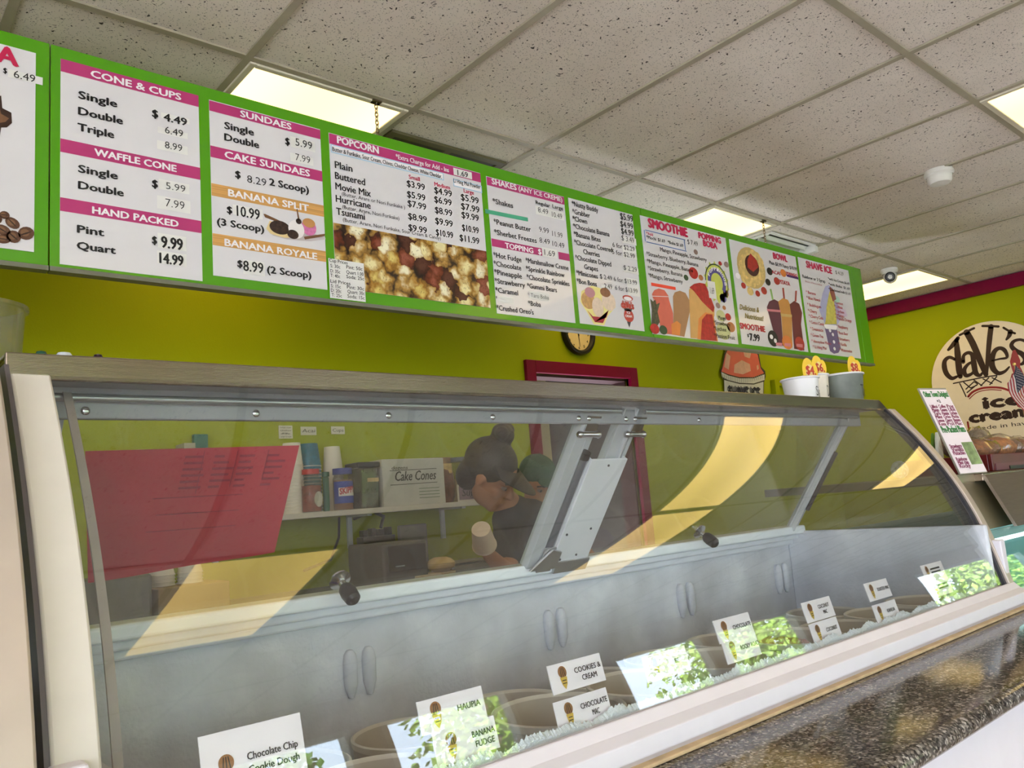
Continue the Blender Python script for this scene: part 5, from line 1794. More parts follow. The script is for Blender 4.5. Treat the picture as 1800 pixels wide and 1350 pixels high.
def show_cup(x, y, rad, h, m_cup, word, price, label, tagx, tz=.060):
    r = thing('paper_cup', (x, y, ZT), label, 'cup', 'display cups on top of the case')
    MB().lathe([(.001, 0), (rad * .82, 0), (rad * .98, h - .004), (rad * .97, h - .006), (rad * .80, .003), (.001, .003)], (x, y, ZT), 40).build('cup_wall', m_cup, r)
    ring = [(x + rad * math.cos(a), y + rad * math.sin(a), ZT + h - .003) for a in [2 * math.pi * i / 40 for i in range(40)]]
    MB().tube(ring, .0032, 8, closed=True).build('rolled_rim', M_wcup, r)
    if word:
        t_ = MB()
        vs, fs = glyphs(word, -.005)
        x1 = max(q[0] for q in vs)
        a0 = 262
        t_.add([(x + rad * (.91 + .03) * math.cos(math.radians(a0 + 70 * a / x1)), y + rad * .94 * math.sin(math.radians(a0 + 70 * a / x1)), ZT + h * .30 + h * .34 * b / CAP) for a, b in vs], fs)
        t_.build('lettering', M_ink, r, smooth=False)
    # tag: two overlapping round lobes facing the camera
    tc_ = Vector((tagx, y - rad * .55, ZT + h + tz - .042))
    g = MB()
    for cx, cz, rr, m, k in ((-.012, 0, .036, 0, 0), (.020, .004, .022, 0, .0006), (-.006, -.008, .026, 1, .0012)):
        n = 22
        pts = [(tc_.x + cx + rr * math.cos(2 * math.pi * i / n), tc_.z + cz + rr * 1.15 * math.sin(2 * math.pi * i / n)) for i in range(n)]
        g.prism(pts, lambda a, c, d: (a, tc_.y - k + d, c), 0, .001, m)
    g.box((tc_.x - .02, tc_.y, ZT + h - .03), (tc_.x + .022, tc_.y + .001, tc_.z), 1)
    gt = g.build('price_tag', [M_ytag, M_ytag2], r, smooth=False)
    L = MB()
    write(L, price, Vector((tc_.x - .030, tc_.y - .0022, tc_.z - .010)), UX, VZ, .056, .026, 0, .03)
    L.build('lettering', mat('red tag print', (196, 62, 44), .5), gt, smooth=False)


show_cup(1.335, -.935, .056, .088, M_wcup, 'Single', '$4.', 'white paper cup marked Single with yellow price tag, on the case', 1.352)
show_cup(1.453, -.92, .044, .106, mat('cream cup board', (222, 212, 196), .4, var=.03), 'Double', '$6.', 'cream paper cup marked Double between the white and grey cups', 1.452)
show_cup(1.612, -.93, .070, .112, mat('grey green cup', (112, 118, 112), .5, var=.3, scale=14), 'Triple', '$8.', 'large grey green cup with yellow price tag at the case end', 1.640)

r = thing('plastic_tub', (-.812, -.95, ZT), 'clear plastic tub with rim at the left edge on the steel top', 'tub')
MB().lathe([(.001, 0), (.052, 0), (.058, .084), (.062, .085), (.062, .090), (.056, .090), (.054, .002), (.001, .002)], (-.812, -.95, ZT), 48).build('tub_wall', glass('clear tub plastic', (.9, .9, .84), 1.4, .02, (.85, .85, .8), .07), r)
MB().add([(-.86, -.95, ZT + .004), (-.80, -.97, ZT + .004), (-.79, -.955, ZT + .035), (-.83, -.95, ZT + .055), (-.86, -.93, ZT + .02)], [(0, 1, 2), (0, 2, 3), (0, 3, 4)]).build('white_paper', M_card, r, smooth=False)
for x, rr, c, n in ((-.740, .0095, (26, 74, 56), 'dark green'), (-.712, .0135, (196, 200, 206), 'clear white'), (-.669, .0085, (46, 30, 34), 'dark brown')):
    h = (.028, .030, .029)[0]
    tag(MB().lathe([(.001, 0), (rr * .9, 0), (rr, .012), (rr * .92, .020), (rr * .6, .027), (.001, .0285)], (x, -.98, ZT), 20).build('glass_pebble', mat(n + ' glass', c, .15)), 'small %s rounded pebble on the steel top at far left' % n, 'pebble', 'rounded pebbles on the steel top')

# ------------------------------------------------------------------ on the second case: sign, snack tray
r = thing('menu_stand', (1.75, -1.24, 1.305), 'tilted clear stand with printed menu on the second case', 'sign')
bl, br_, tl_, tr_ = at_x(1690, 836, 1.655), at_x(1736, 832, 1.78), at_x(1617, 685, 1.645), at_x(1668, 688, 1.77)
bl.z = br_.z = 1.3065
tr_ = tl_ + (br_ - bl)
nrm = (br_ - bl).cross(tl_ - bl).normalized()
if nrm.y > 0:
    nrm = -nrm
Us, Vs = (br_ - bl), (tl_ - bl)


def SP(u, v, o=0.0):
    a = bl + Us * u + (tl_ + (tr_ - tl_) * u - bl - Us * u) * v
    return a + nrm * o


def spanel(mb, u0, v0, u1, v1, o0, o1, m=0):
    q = [SP(u, v, o) for o in (o0, o1) for (u, v) in ((u0, v0), (u1, v0), (u1, v1), (u0, v1))]
    mb.add(q, [(0, 3, 2, 1), (4, 5, 6, 7), (0, 1, 5, 4), (1, 2, 6, 5), (2, 3, 7, 6), (3, 0, 4, 7)], m)


b = MB()
spanel(b, -.02, -.0, 1.02, 1.02, -.006, -.001)
b.build('acrylic_stand', mat('grey acrylic edge', (150, 146, 132), .3), r, smooth=False)
b = MB()
spanel(b, 0, 0.01, 1, 1, -.001, 0)
pp = b.build('printed_sheet', mat('pale pink sheet', (236, 224, 230), .4, var=.01), r, smooth=False)
b = MB()
Uh = Us.normalized()
Vh = (tl_ - bl).normalized()


def sl(s, u0, u1, v, cap, m):
    write(b, s, SP(u0, v, .0006), Uh, Vh, Us.length * (u1 - u0), cap, m, .03)


sl('Other Town Delights!', .05, .97, .91, .019, 0)
sl('+2', .42, .55, .84, .010, 2)
for k, rowt in enumerate((('Lilikoi', 'Coffee', 'Pog'), ('Mango', 'Guava', 'Ube'), ('Taro', 'Haupia', 'Lychee'), ('Mint', 'Oreo', 'Mocha'), ('Lemon', 'Cherry', 'Banana'), ('Kona', 'Poi', 'Mac'))):
    for j, s in enumerate(rowt):
        sl(s, .08 + .31 * j, .33 + .31 * j, .775 - .042 * k, .011, 1)
sl('Pre-Packed Pints', .08, .95, .48, .022, 0)
for k in range(3):
    sl(('Strawberry', 'Vanilla', 'Pistachio')[k], .08, .52, .30 - .04 * k, .012, 1)
for k in range(3):
    sl(('Rainbow', 'Mint chip', 'Rocky')[k], .08, .48, .15 - .04 * k, .012, 1)
b.build('lettering', [mat('green sheet print', (60, 130, 70), .5), mat('plum sheet print', (140, 62, 96), .5), M_ink], pp, smooth=False)
b = MB()
spanel(b, .56, .10, .98, .36, .0004, .0008)
b.build('landscape_picture', mat('small landscape print', (130, 150, 100), .5, var=.5, scale=40), pp, smooth=False)

r = thing('snack_tray', (2.75, -1.0, 1.305), 'maroon wooden tray of bagged snacks on the second case', 'tray')
M_maroon = mat('maroon stained wood', (96, 18, 18), .4, var=.15, scale=10)
x0, x1, y0, y1, z0, z1 = 2.46, 3.35, -1.06, -.72, 1.306, 1.372
b = MB()
b.box((x0, y0, z0), (x1, y0 + .015, z1)).box((x0, y1 - .015, z0), (x1, y1, z1)).box((x0, y0 + .015, z0), (x0 + .015, y1 - .015, z1)).box((x1 - .015, y0 + .015, z0), (x1, y1 - .015, z1)).box((x0 + .015, y0 + .015, z0), (x1 - .015, y1 - .015, z0 + .02))
b.build('box', M_maroon, r, smooth=False, bevel=.003)
MB().box((x0 + .02, y0 - .004, z0 + .002), (x1 - .05, y0, z0 + .028)).build('lower_rail', mat('dusty maroon', (120, 70, 78), .5), r, smooth=False)
MB().box((x0 + .16, y0 - .007, z0 + .003), (x0 + .34, y0 - .004, z0 + .016)).build('hand_slot', M_black, r, smooth=False)
M_film = glass('bag film', (.92, .90, .86), 1.5, .06, (.8, .74, .66), .12)


def snack(x, y, z, sx, sy, sz, rz, c, label, seed):
    random.seed(seed)
    r = thing('snack_bag', (x, y, z), label, 'snack bag', 'bagged snacks in the maroon tray')
    M = Matrix.Translation((x, y, z)) @ Matrix.Rotation(rz, 4, 'Z')
    for nm, k, m_ in (('contents', .80, mat('snack ' + label, c, .6, var=.5, scale=50)), ('film', 1.0, M_film)):
        b = MB()
        rings = []
        for i in range(9):
            v = -1 + 2 * i / 8
            w_ = (1 - .55 * abs(v) ** 3)
            ring = []
            for j in range(20):
                a = 2 * math.pi * j / 20
                f_ = 1 + .10 * random.uniform(-1, 1) * (1 if nm == 'film' else .5)
                ring.append(M @ Vector((sx * v * k, sy * math.cos(a) * w_ * f_ * k, sz * (1 + math.sin(a) * (1 - abs(v) ** 2.5 * .9) * f_ * k))))
            rings.append(ring)
        b.loops(rings)
        b.build(nm, m_, r)


snack(2.62, -.96, z0 + .03, .15, .07, .056, .1, (150, 96, 54), 'bag of tan snacks at the front left of the tray', 1)
snack(2.86, -.95, z0 + .03, .14, .07, .062, -.2, (170, 110, 60), 'bag of golden snacks at the front middle of the tray', 2)
snack(3.10, -.95, z0 + .03, .14, .07, .058, .3, (140, 84, 50), 'bag of brown snacks at the front right of the tray', 3)
snack(2.75, -.82, z0 + .055, .14, .05, .070, .0, (110, 82, 66), 'bag of dark snacks behind the golden bag', 4)
r = snack(2.95, -.85, z0 + .09, .13, .05, .055, .5, (140, 132, 124), 'crumpled silvery clear bag lying on top of the tray', 5)

r = thing('leaf_trinket', (2.65, -.80, z0 + .04), 'green and white leaf shaped trinket standing in the snack tray', 'trinket')
for nm, dx, m_ in (('green_blade', .016, mat('leaf green plastic', (96, 140, 44), .35)), ('white_blade', -.012, mat('white plastic', (206, 208, 200), .35))):
    pts = [(-.022, 0), (.022, 0), (.026, .05), (.016, .095), (.0, .12), (-.014, .09), (-.024, .05)]
    MB().prism(pts, lambda a, c, d: (2.63 + dx + a, -.80 + d, z0 + .06 + c), -.006 + dx, .006 + dx, 0).build(nm, m_, r, smooth=False, bevel=.002)

# small flag and red flower on sticks
r = thing('flag', (3.30, -.86, 1.38), 'small American flag on a stick in the snack tray', 'flag')
tip = at(1783, 640, -.86)
foot = Vector((tip.x + .03, -.86, 1.36))
MB().tube([foot, tip], .003, 8).build('stick', mat('wooden stick', (196, 160, 100), .5), r)
MB().sphere(tip, .008, seg=12, rings=8).build('finial', mat('gilt', (220, 190, 110), .3, .6), r)
b = MB()
fu = Vector((.52, -.10, -.85)).normalized()      # fly direction, hanging
fv = Vector((-.62, .05, -.45)).normalized()      # hoist direction
A = tip + Vector((0, -.004, -.005))
hl, fl = .20, .30
hl, fl = .165, .27
NS = 13


def FPnt(u, v):
    return A + fv * (hl * v) + fu * (fl * u) + Vector((0, -.012 * math.sin(u * 7 + v * 3), 0))


for s in range(NS):
    for k in range(10):
        q = [FPnt(k / 10, s / NS), FPnt((k + 1) / 10, s / NS), FPnt((k + 1) / 10, (s + 1) / NS), FPnt(k / 10, (s + 1) / NS)]
        m_ = s % 2
        if s < 7 and k < 4:
            m_ = 2
        b.add(q, [(0, 1, 2, 3)], m_)
for i in range(9):
    for j in range(5 + (i + 1) % 2):
        q = FPnt(.02 + .38 * (j + (.5 if i % 2 else 0)) / 6 + .02, .03 + .49 * i / 9 + .01) + Vector((0, -.0012, 0))
        b.add([q + Vector((.0035 * math.cos(a), 0, .0035 * math.sin(a))) for a in [2 * math.pi * k / 6 for k in range(6)]], [tuple(range(6))], 1)
b.build('cloth', [mat('flag red', (150, 26, 40), .7), mat('flag white', (206, 196, 196), .7), mat('flag blue', (30, 34, 66), .7)], r, smooth=False)
r = thing('paper_flower', (3.55, -.80, 1.38), 'red and yellow paper flower on a stick behind the flag', 'decoration')
fc = at(1800, 668, -.80)
MB().tube([(fc.x + .02, -.80, 1.36), fc], .003, 8).build('stick', MATS['wooden stick'], r)
b = MB()
for k, (dx, dz, rr) in enumerate(((-.10, .07, .06), (-.13, -.02, .055), (-.04, .11, .055), (-.10, -.10, .05), (.0, .02, .07))):
    o = fc + Vector((dx, .004 * k, dz))
    n = 9
    b.prism([(o.x + rr * (1 + .15 * math.cos(3 * i)) * math.cos(2 * math.pi * i / n), o.z + rr * math.sin(2 * math.pi * i / n)) for i in range(n)], lambda a, c, d: (a, o.y + d, c), 0, .002, 0)
b.build('petals', mat('red paper', (150, 18, 28), .6), r, smooth=False)
MB().sphere(fc + Vector((-.01, -.02, -.01)), (.035, .02, .045), seg=16, rings=10).build('yellow_centre', mat('yellow paper', (226, 176, 40), .6), r)

# ------------------------------------------------------------------ round shop logo on the right wall
XR_W = 5.838
M_lcream = mat('cream logo board', (240, 226, 200), .5, var=.02)
M_lbrown = mat('dark brown logo paint', (52, 30, 22), .5)
M_lred = mat('dark red logo paint', (150, 26, 30), .5)
r = thing('shop_logo', (5.84, -.12, 1.5), 'round cream cone logo lettered daves ice cream on the right wall', 'logo sign')


def RW(x, y, k=0.0):
    return at_x(x, y, XR_W - k)


cy_, cz_ = RW(1745, 660).y, 1.985
R_ = .445


def rw_shape(mb, pts, k, m=0):
    mb.add([(XR_W - k, y, z) for y, z in pts], [tuple(range(len(pts)))], m)


b = MB()
circ = [(cy_ + R_ * math.cos(2 * math.pi * i / 64), cz_ + R_ * math.sin(2 * math.pi * i / 64)) for i in range(64)]
b.prism(circ, lambda a, c, d: (XR_W - d, a, c), -.002, .012)
low = [(cy_ + .24 * math.cos(2 * math.pi * i / 48), 1.70 + .235 * math.sin(2 * math.pi * i / 48)) for i in range(48)]
b.prism(low, lambda a, c, d: (XR_W - d, a, c), -.002, .014)
b.prism([(cy_ + .24, 1.72), (cy_ - .24, 1.72), (cy_ - .10, 1.30), (cy_, 1.10), (cy_ + .10, 1.30)], lambda a, c, d: (XR_W - d, a, c), -.002, .010)
b.build('board', M_lcream, r, smooth=False)


def ribbon(mb, pts, w, k, m=0):
    """flat painted stroke through photo points on the right wall; w in metres (single or per point)"""
    P3 = [RW(x, y, k) for x, y in pts]
    ws = w if isinstance(w, (list, tuple)) else [w] * len(P3)
    # smooth (Catmull-Rom)
    S_, Wd = [], []
    n = len(P3)
    for i in range(n - 1):
        p0, p1, p2, p3 = P3[max(i - 1, 0)], P3[i], P3[i + 1], P3[min(i + 2, n - 1)]
        for s in range(6):
            t = s / 6
            S_.append(.5 * ((2 * p1) + (p2 - p0) * t + (2 * p0 - 5 * p1 + 4 * p2 - p3) * t * t + (3 * p1 - p0 - 3 * p2 + p3) * t ** 3))
            Wd.append(ws[i] + (ws[i + 1] - ws[i]) * t)
    S_.append(P3[-1])
    Wd.append(ws[-1])
    base = len(mb.v)
    for i, q in enumerate(S_):
        d = S_[min(i + 1, len(S_) - 1)] - S_[max(i - 1, 0)]
        nn = Vector((0, -d.z, d.y)).normalized() * Wd[i] / 2
        mb.v += [q + nn, q - nn]
    for i in range(len(S_) - 1):
        mb.f.append((base + 2 * i, base + 2 * i + 2, base + 2 * i + 3, base + 2 * i + 1))
        mb.mi.append(m)
    for q, w_ in ((S_[0], Wd[0]), (S_[-1], Wd[-1])):
        mb.add([q + Vector((0, w_ / 2 * math.cos(2 * math.pi * j / 10), w_ / 2 * math.sin(2 * math.pi * j / 10))) for j in range(10)], [tuple(range(10))], m)


b = MB()
kk = .0135
TH = .034
# d
ribbon(b, [(1684, 594), (1677, 604), (1667, 615)], [.028, .038, .02], kk)
ribbon(b, [(1681, 598), (1683, 620), (1686, 650), (1688, 662)], [.03, .046, .048, .034], kk)
ribbon(b, [(1679, 632), (1669, 628), (1661, 634), (1660, 645), (1664, 657), (1673, 665), (1682, 662)], [.022, .026, .032, .04, .038, .03, .02], kk + .0002)
# a
ribbon(b, [(1693, 636), (1694, 625), (1702, 620), (1709, 624), (1712, 640), (1715, 655), (1722, 660), (1727, 655)], [.03, .024, .026, .032, .042, .04, .026, .014], kk + .0004)
ribbon(b, [(1711, 636), (1702, 640), (1695, 650), (1698, 660), (1708, 657), (1713, 650)], [.02, .022, .032, .032, .022, .018], kk + .0002)
# V
ribbon(b, [(1687, 589), (1699, 583), (1712, 577)], .018, kk)
ribbon(b, [(1699, 584), (1710, 604), (1722, 632), (1733, 658)], [.046, .048, .046, .036], kk + .0004)
ribbon(b, [(1727, 573), (1740, 573), (1755, 574)], .018, kk)
ribbon(b, [(1742, 574), (1739, 600), (1736, 632), (1734, 659)], [.038, .038, .03, .02], kk + .0002)
# e
ribbon(b, [(1744, 634), (1757, 631), (1770, 628), (1766, 616), (1757, 612), (1748, 618), (1743, 634), (1746, 648), (1755, 656), (1766, 653), (1774, 645)], [.012, .014, .02, .03, .028, .034, .044, .042, .032, .022, .012], kk + .0004)
# apostrophe
ribbon(b, [(1764, 576), (1774, 582), (1784, 586)], .016, kk)
ribbon(b, [(1776, 583), (1774, 590), (1769, 597)], [.036, .03, .014], kk + .0002)
# s
ribbon(b, [(1803, 600), (1793, 597), (1782, 600), (1778, 608), (1786, 617), (1796, 622), (1802, 632), (1796, 640), (1786, 638)], [.022, .02, .024, .03, .036, .036, .03, .022, .014], kk + .0002)
# waffle lattice under the name
ribbon(b, [(1676, 674), (1700, 669), (1730, 663), (1752, 660)], .010, kk)
for p_ in ([(1687, 674), (1692, 684), (1698, 697)], [(1694, 672), (1706, 682)], [(1706, 682), (1718, 676), (1712, 671)], [(1698, 684), (1712, 671)], [(1700, 690), (1716, 677)], [(1712, 668), (1726, 678)], [(1724, 678), (1738, 664)], [(1728, 666), (1744, 674)], [(1740, 676), (1752, 662)], [(1744, 664), (1760, 672)]):
    ribbon(b, p_, .009, kk)
b.build('name_lettering', M_lbrown, r, smooth=False)
b = MB()
ribbon(b, [(1702, 697), (1710, 689), (1724, 683), (1740, 681), (1760, 682), (1778, 688)], .016, kk + .0012)
ribbon(b, [(1704, 701), (1714, 692), (1726, 687), (1742, 685), (1760, 686)], .007, kk + .0012)
ribbon(b, [(1701, 742), (1704, 756), (1711, 768), (1722, 776)], .014, kk + .0012)
b.build('red_ring', M_lred, r, smooth=False)
b = MB()
Ul = Vector((0, -1, 0))
for s, p0, w_, cap, bo in (('ice', (1731, 718), .25, .085, .06), ('cream', (1706, 743), .42, .080, .06), ('made in hawaii', (1713, 757), .44, .030, .0)):
    q = RW(*p0, .0150)
    write(b, s, q, Ul, VZ, w_, cap, 0, bo)
b.build('lettering', M_lbrown, r, smooth=False)

# ================================================================== PEOPLE BEHIND THE CASE
M_skin = mat('warm brown skin', (176, 120, 88), .55, var=.05, scale=12)
M_skin2 = mat('tan skin', (186, 132, 96), .55, var=.05, scale=12)
M_hair = mat('black hair', (26, 24, 26), .5, var=.3, scale=60, stretch=(1, 1, .2))
M_tee2 = mat('black t-shirt', (34, 34, 40), .8, var=.1)
M_pants = mat('dark trousers', (40, 42, 52), .8)


def fuse(name, mb, mats, parent, voxel=.009, smooth=6):
    """closed shapes fused into one continuous surface"""
    o = mb.build(name, mats, None)
    mo = o.modifiers.new('remesh', 'REMESH')
    mo.mode = 'VOXEL'
    mo.voxel_size = voxel
    sm = o.modifiers.new('smooth', 'SMOOTH')
    sm.iterations = smooth
    sm.factor = .5
    dg = bpy.context.evaluated_depsgraph_get()
    me = bpy.data.meshes.new_from_object(o.evaluated_get(dg))
    me.name = name
    o.modifiers.clear()
    old = o.data
    o.data = me
    bpy.data.meshes.remove(old)
    me.polygons.foreach_set('use_smooth', [True] * len(me.polygons))
    if not me.materials:
        me.materials.append(mats)
    o.parent = parent
    o.matrix_parent_inverse = Matrix.Translation(-WL[parent.name])
    return o


def limb(mb, pts, rs):
    """tapered limb with rounded joints"""
    pts = [Vector(q) for q in pts]
    for i in range(len(pts) - 1):
        a, e, ra, rb = pts[i], pts[i + 1], rs[i], rs[i + 1]
        n = 8
        mb.tube([a + (e - a) * (k / n) for k in range(n + 1)], [ra + (rb - ra) * k / n for k in range(n + 1)], 14)
    for q, rr in zip(pts, rs):
        mb.sphere(q, rr, seg=14, rings=10)


def hand(mb, wrist, d, palm_n, curl=.6, side=1):
    """palm, four fingers of unequal length and a thumb; d = along the hand, palm_n = out of the palm"""
    d = d.normalized()
    s = d.cross(palm_n).normalized() * side
    n_ = s.cross(d).normalized() * side
    c = wrist + d * .045
    M = Matrix((( s.x, n_.x, d.x), (s.y, n_.y, d.y), (s.z, n_.z, d.z))).to_4x4()
    mb.sphere(c, (.040, .015, .050), seg=16, rings=10, M=M)
    for k, ln in enumerate((.070, .080, .075, .058)):
        b0 = wrist + d * .082 + s * (.028 - .0185 * k)
        p1 = b0 + d * ln * .45 * math.cos(curl * .5) + n_ * ln * .45 * math.sin(curl * .5)
        p2 = p1 + d * ln * .32 * math.cos(curl * 1.3) + n_ * ln * .32 * math.sin(curl * 1.3)
        p3 = p2 + d * ln * .25 * math.cos(curl * 2) + n_ * ln * .25 * math.sin(curl * 2)
        limb(mb, [b0 - d * .015, p1, p2, p3], [.0095, .0088, .008, .007])
    t0 = wrist + d * .025 + s * .030
    t1 = t0 + s * .026 + d * .022 + n_ * .012
    t2 = t1 + d * .028 + n_ * .016 - s * .004
    limb(mb, [t0, t1, t2], [.012, .0105, .008])


def head(mb, hc, Rm, k=1.0):
    """head with brow, eye sockets, nose, lips, chin and ears; Rm maps (x right, y back, z up), face looks along -y"""
    def q(x, y, z):
        return hc + Rm @ (Vector((x, y, z)) * k)
    M4 = Rm.to_4x4()
    mb.sphere(q(0, .012, .028), (.076 * k, .094 * k, .092 * k), seg=24, rings=16, M=M4)
    mb.sphere(q(0, -.022, -.040), (.058 * k, .066 * k, .072 * k), seg=20, rings=14, M=M4)
    mb.sphere(q(0, -.062, -.092), (.026 * k, .022 * k, .020 * k), seg=14, rings=10, M=M4)
    limb(mb, [q(0, -.084, .012), q(0, -.104, -.022)], [.009 * k, .0145 * k])
    for sx in (-1, 1):
        mb.sphere(q(.013 * sx, -.088, -.026), (.011 * k, .012 * k, .009 * k), seg=10, rings=8, M=M4)
        mb.sphere(q(.032 * sx, -.074, .016), (.024 * k, .014 * k, .009 * k), seg=12, rings=8, M=M4)
        mb.sphere(q(.040 * sx, -.058, -.030), (.022 * k, .022 * k, .020 * k), seg=12, rings=8, M=M4)
        mb.sphere(q(.078 * sx, .006, -.008), (.009 * k, .018 * k, .031 * k), seg=12, rings=10, M=M4)
    mb.sphere(q(0, -.084, -.055), (.024 * k, .010 * k, .006 * k), seg=12, rings=8, M=M4)
    mb.sphere(q(0, -.082, -.066), (.021 * k, .011 * k, .008 * k), seg=12, rings=8, M=M4)
    return q, M4


def face_bits(q, M4, parent, k=1.0):
    for sx in (-1, 1):
        e = MB()
        e.sphere(q(.031 * sx, -.074, .001), (.0125 * k, .010 * k, .0085 * k), 0, 14, 10, M4)
        e.sphere(q(.031 * sx, -.0825, .000), (.0055 * k, .003 * k, .0055 * k), 1, 12, 8, M4)
        e.build('eye', [mat('shaded eye white', (150, 134, 122), .4), mat('dark iris', (36, 24, 20), .3)], parent)
        MB().tube([q(.015 * sx, -.087, .021), q(.032 * sx, -.088, .027), q(.050 * sx, -.076, .021)], .0035 * k, 8).build('eyebrow', M_hair, parent)


def facing(d, up=Vector((0, 0, 1))):
    y = -d.normalized()
    x = y.cross(up).normalized()
    z = x.cross(y).normalized()
    return Matrix(((x.x, y.x, z.x), (x.y, y.y, z.y), (x.z, y.z, z.z)))


# first server: bends over the case, left hand holding a cup
pr = thing('person', (1.38, .42, 0), 'person with black hair bun and visor in black t-shirt bending over the case', 'person')
hc = Vector((1.115, .335, 1.448))
Rm = facing(Vector((.42, -.62, -.62)), Vector((-.18, .1, 1)))
b = MB()
q1, M1 = head(b, hc, Rm, 1.12)
hip, waist, chest, neck = Vector((1.40, .50, .93)), Vector((1.40, .45, 1.06)), Vector((1.345, .40, 1.20)), Vector((1.235, .375, 1.315))
limb(b, [hip, waist, chest], [.135, .125, .135])
limb(b, [chest, neck, hc + Vector((.03, .02, -.06))], [.10, .062, .055])
sl_, sr_ = Vector((1.215, .36, 1.262)), Vector((1.50, .40, 1.255))
limb(b, [sl_, chest, sr_], [.062, .10, .062])
el, wl = Vector((1.10, .26, 1.06)), Vector((.945, .175, 1.150))
limb(b, [sl_, el], [.050, .042])
limb(b, [el, wl], [.041, .026])
dh = (Vector((.875, .165, 1.225)) - wl)
hand(b, wl, dh, Vector((.35, -.9, .2)), .75, 1)
er, wr_ = Vector((1.58, .28, 1.06)), Vector((1.52, .10, .98))
limb(b, [sr_, er], [.050, .042])
limb(b, [er, wr_], [.041, .027])
hand(b, wr_, Vector((-.2, -1, -.1)), Vector((0, -.1, -1)), .5, -1)
for s_, ft in ((-1, 1.31), (1, 1.50)):
    limb(b, [hip + Vector((.075 * s_, 0, -.02)), Vector((ft, .44, .50)), Vector((ft, .52, .085))], [.092, .062, .042])
    limb(b, [Vector((ft, .52, .045)), Vector((ft, .36, .035))], [.042, .034])
body = fuse('body', b, M_skin, pr, .0075, 4)
face_bits(q1, M1, pr, 1.12)
c = MB()
limb(c, [hip + Vector((0, 0, -.03)), waist, chest, neck - Vector((-.02, 0, .03))], [.150, .140, .150, .085])
limb(c, [sl_, chest, sr_], [.074, .112, .074])
limb(c, [sl_, sl_ + (el - sl_) * .62], [.066, .066])
limb(c, [sr_, sr_ + (er - sr_) * .62], [.066, .066])
fuse('t_shirt', c, M_tee2, pr, .010, 4)
c = MB()
for s_, ft in ((-1, 1.31), (1, 1.50)):
    limb(c, [hip + Vector((.07 * s_, 0, .0)), Vector((ft, .44, .50)), Vector((ft, .52, .10))], [.110, .076, .060])
limb(c, [hip + Vector((-.06, 0, 0)), hip + Vector((.06, 0, 0))], [.135, .135])
fuse('trousers', c, M_pants, pr, .012, 4)
c = MB()
c.sphere(q1(0, .026, .042), (.092 * 1.12, .102 * 1.12, .092 * 1.12), seg=24, rings=16, M=M1)
c.sphere(q1(.0, .065, -.03), (.078 * 1.12, .056 * 1.12, .07 * 1.12), seg=20, rings=12, M=M1)
c.sphere(q1(.01, .045, .150), (.046, .05, .042), seg=18, rings=12, M=M1)
c.sphere(q1(.04, .05, .165), (.03, .034, .03), seg=14, rings=10, M=M1)
c.sphere(q1(-.026, .04, .160), (.03, .03, .028), seg=14, rings=10, M=M1)
fuse('hair', c, M_hair, pr, .008, 2)
c = MB()
rings = []
for i in range(21):
    a = math.radians(200 + 140 * i / 20)
    u, v = math.cos(a), math.sin(a)
    A0, A1 = q1(.090 * u, .020 + .100 * v, .048), q1(.100 * u, .0 + .175 * v, .036)
    rings.append([A0, A1, A1 + Rm @ Vector((0, 0, .004)), A0 + Rm @ Vector((0, 0, .022))])
c.loops(rings)
c.build('visor', mat('black visor', (30, 32, 36), .5), pr)
r = thing('paper_cup', (.85, .15, 1.215), 'white paper cup held tilted in the hand of the first person', 'cup')
Mc = Vector((.42, .42, -.48)).to_track_quat('Z', 'Y').to_matrix().to_4x4()
MB().lathe([(.001, 0), (.034, 0), (.044, .094), (.046, .095), (.046, .099), (.042, .099), (.033, .003), (.001, .003)], Vector((.848, .088, 1.248)), 32, M=Mc).build('cup_wall', mat('cream held cup', (226, 206, 190), .5), r)

# second server: green cap, further back
pr2 = thing('person', (1.86, .86, 0), 'person in dark green cap and dark shirt standing farther back', 'person')
hc = Vector((1.80, .80, 1.415))
Rm = facing(Vector((-.25, -1, -.45)), Vector((0, 0, 1)))
b = MB()
q2, M2 = head(b, hc, Rm, 1.08)
hip, chest, neck = Vector((1.86, .92, .92)), Vector((1.85, .88, 1.17)), Vector((1.83, .86, 1.28))
limb(b, [hip, Vector((1.86, .90, 1.03)), chest], [.135, .13, .145])
limb(b, [chest, neck, hc + Vector((0, .03, -.06))], [.10, .066, .058])
sl_, sr_ = Vector((1.68, .87, 1.225)), Vector((2.03, .89, 1.225))
limb(b, [sl_, chest, sr_], [.062, .11, .062])
for s_, a_, e_, w_ in ((-1, sl_, Vector((1.64, .78, .98)), Vector((1.73, .62, 1.0))), (1, sr_, Vector((2.07, .80, .98)), Vector((1.95, .62, 1.0)))):
    limb(b, [a_, e_], [.052, .043])
    limb(b, [e_, w_], [.042, .028])
    hand(b, w_, Vector((-.3 * s_, -1, 0)), Vector((0, 0, -1)), .5, s_)
for s_ in (-1, 1):
    x = 1.86 + .09 * s_
    limb(b, [hip + Vector((.075 * s_, 0, -.02)), Vector((x, .90, .49)), Vector((x, .95, .085))], [.092, .062, .042])
    limb(b, [Vector((x, .95, .045)), Vector((x, .79, .035))], [.042, .034])
fuse('body', b, M_skin2, pr2, .0075, 4)
face_bits(q2, M2, pr2, 1.08)
c = MB()
limb(c, [hip + Vector((0, 0, -.03)), Vector((1.86, .90, 1.03)), chest, neck - Vector((0, 0, .03))], [.150, .145, .160, .09])
limb(c, [sl_, chest, sr_], [.076, .122, .076])
limb(c, [sl_, Vector((1.655, .82, 1.07))], [.068, .064])
limb(c, [sr_, Vector((2.055, .84, 1.07))], [.068, .064])
fuse('t_shirt', c, mat('charcoal shirt', (44, 46, 50), .8), pr2, .010, 4)
c = MB()
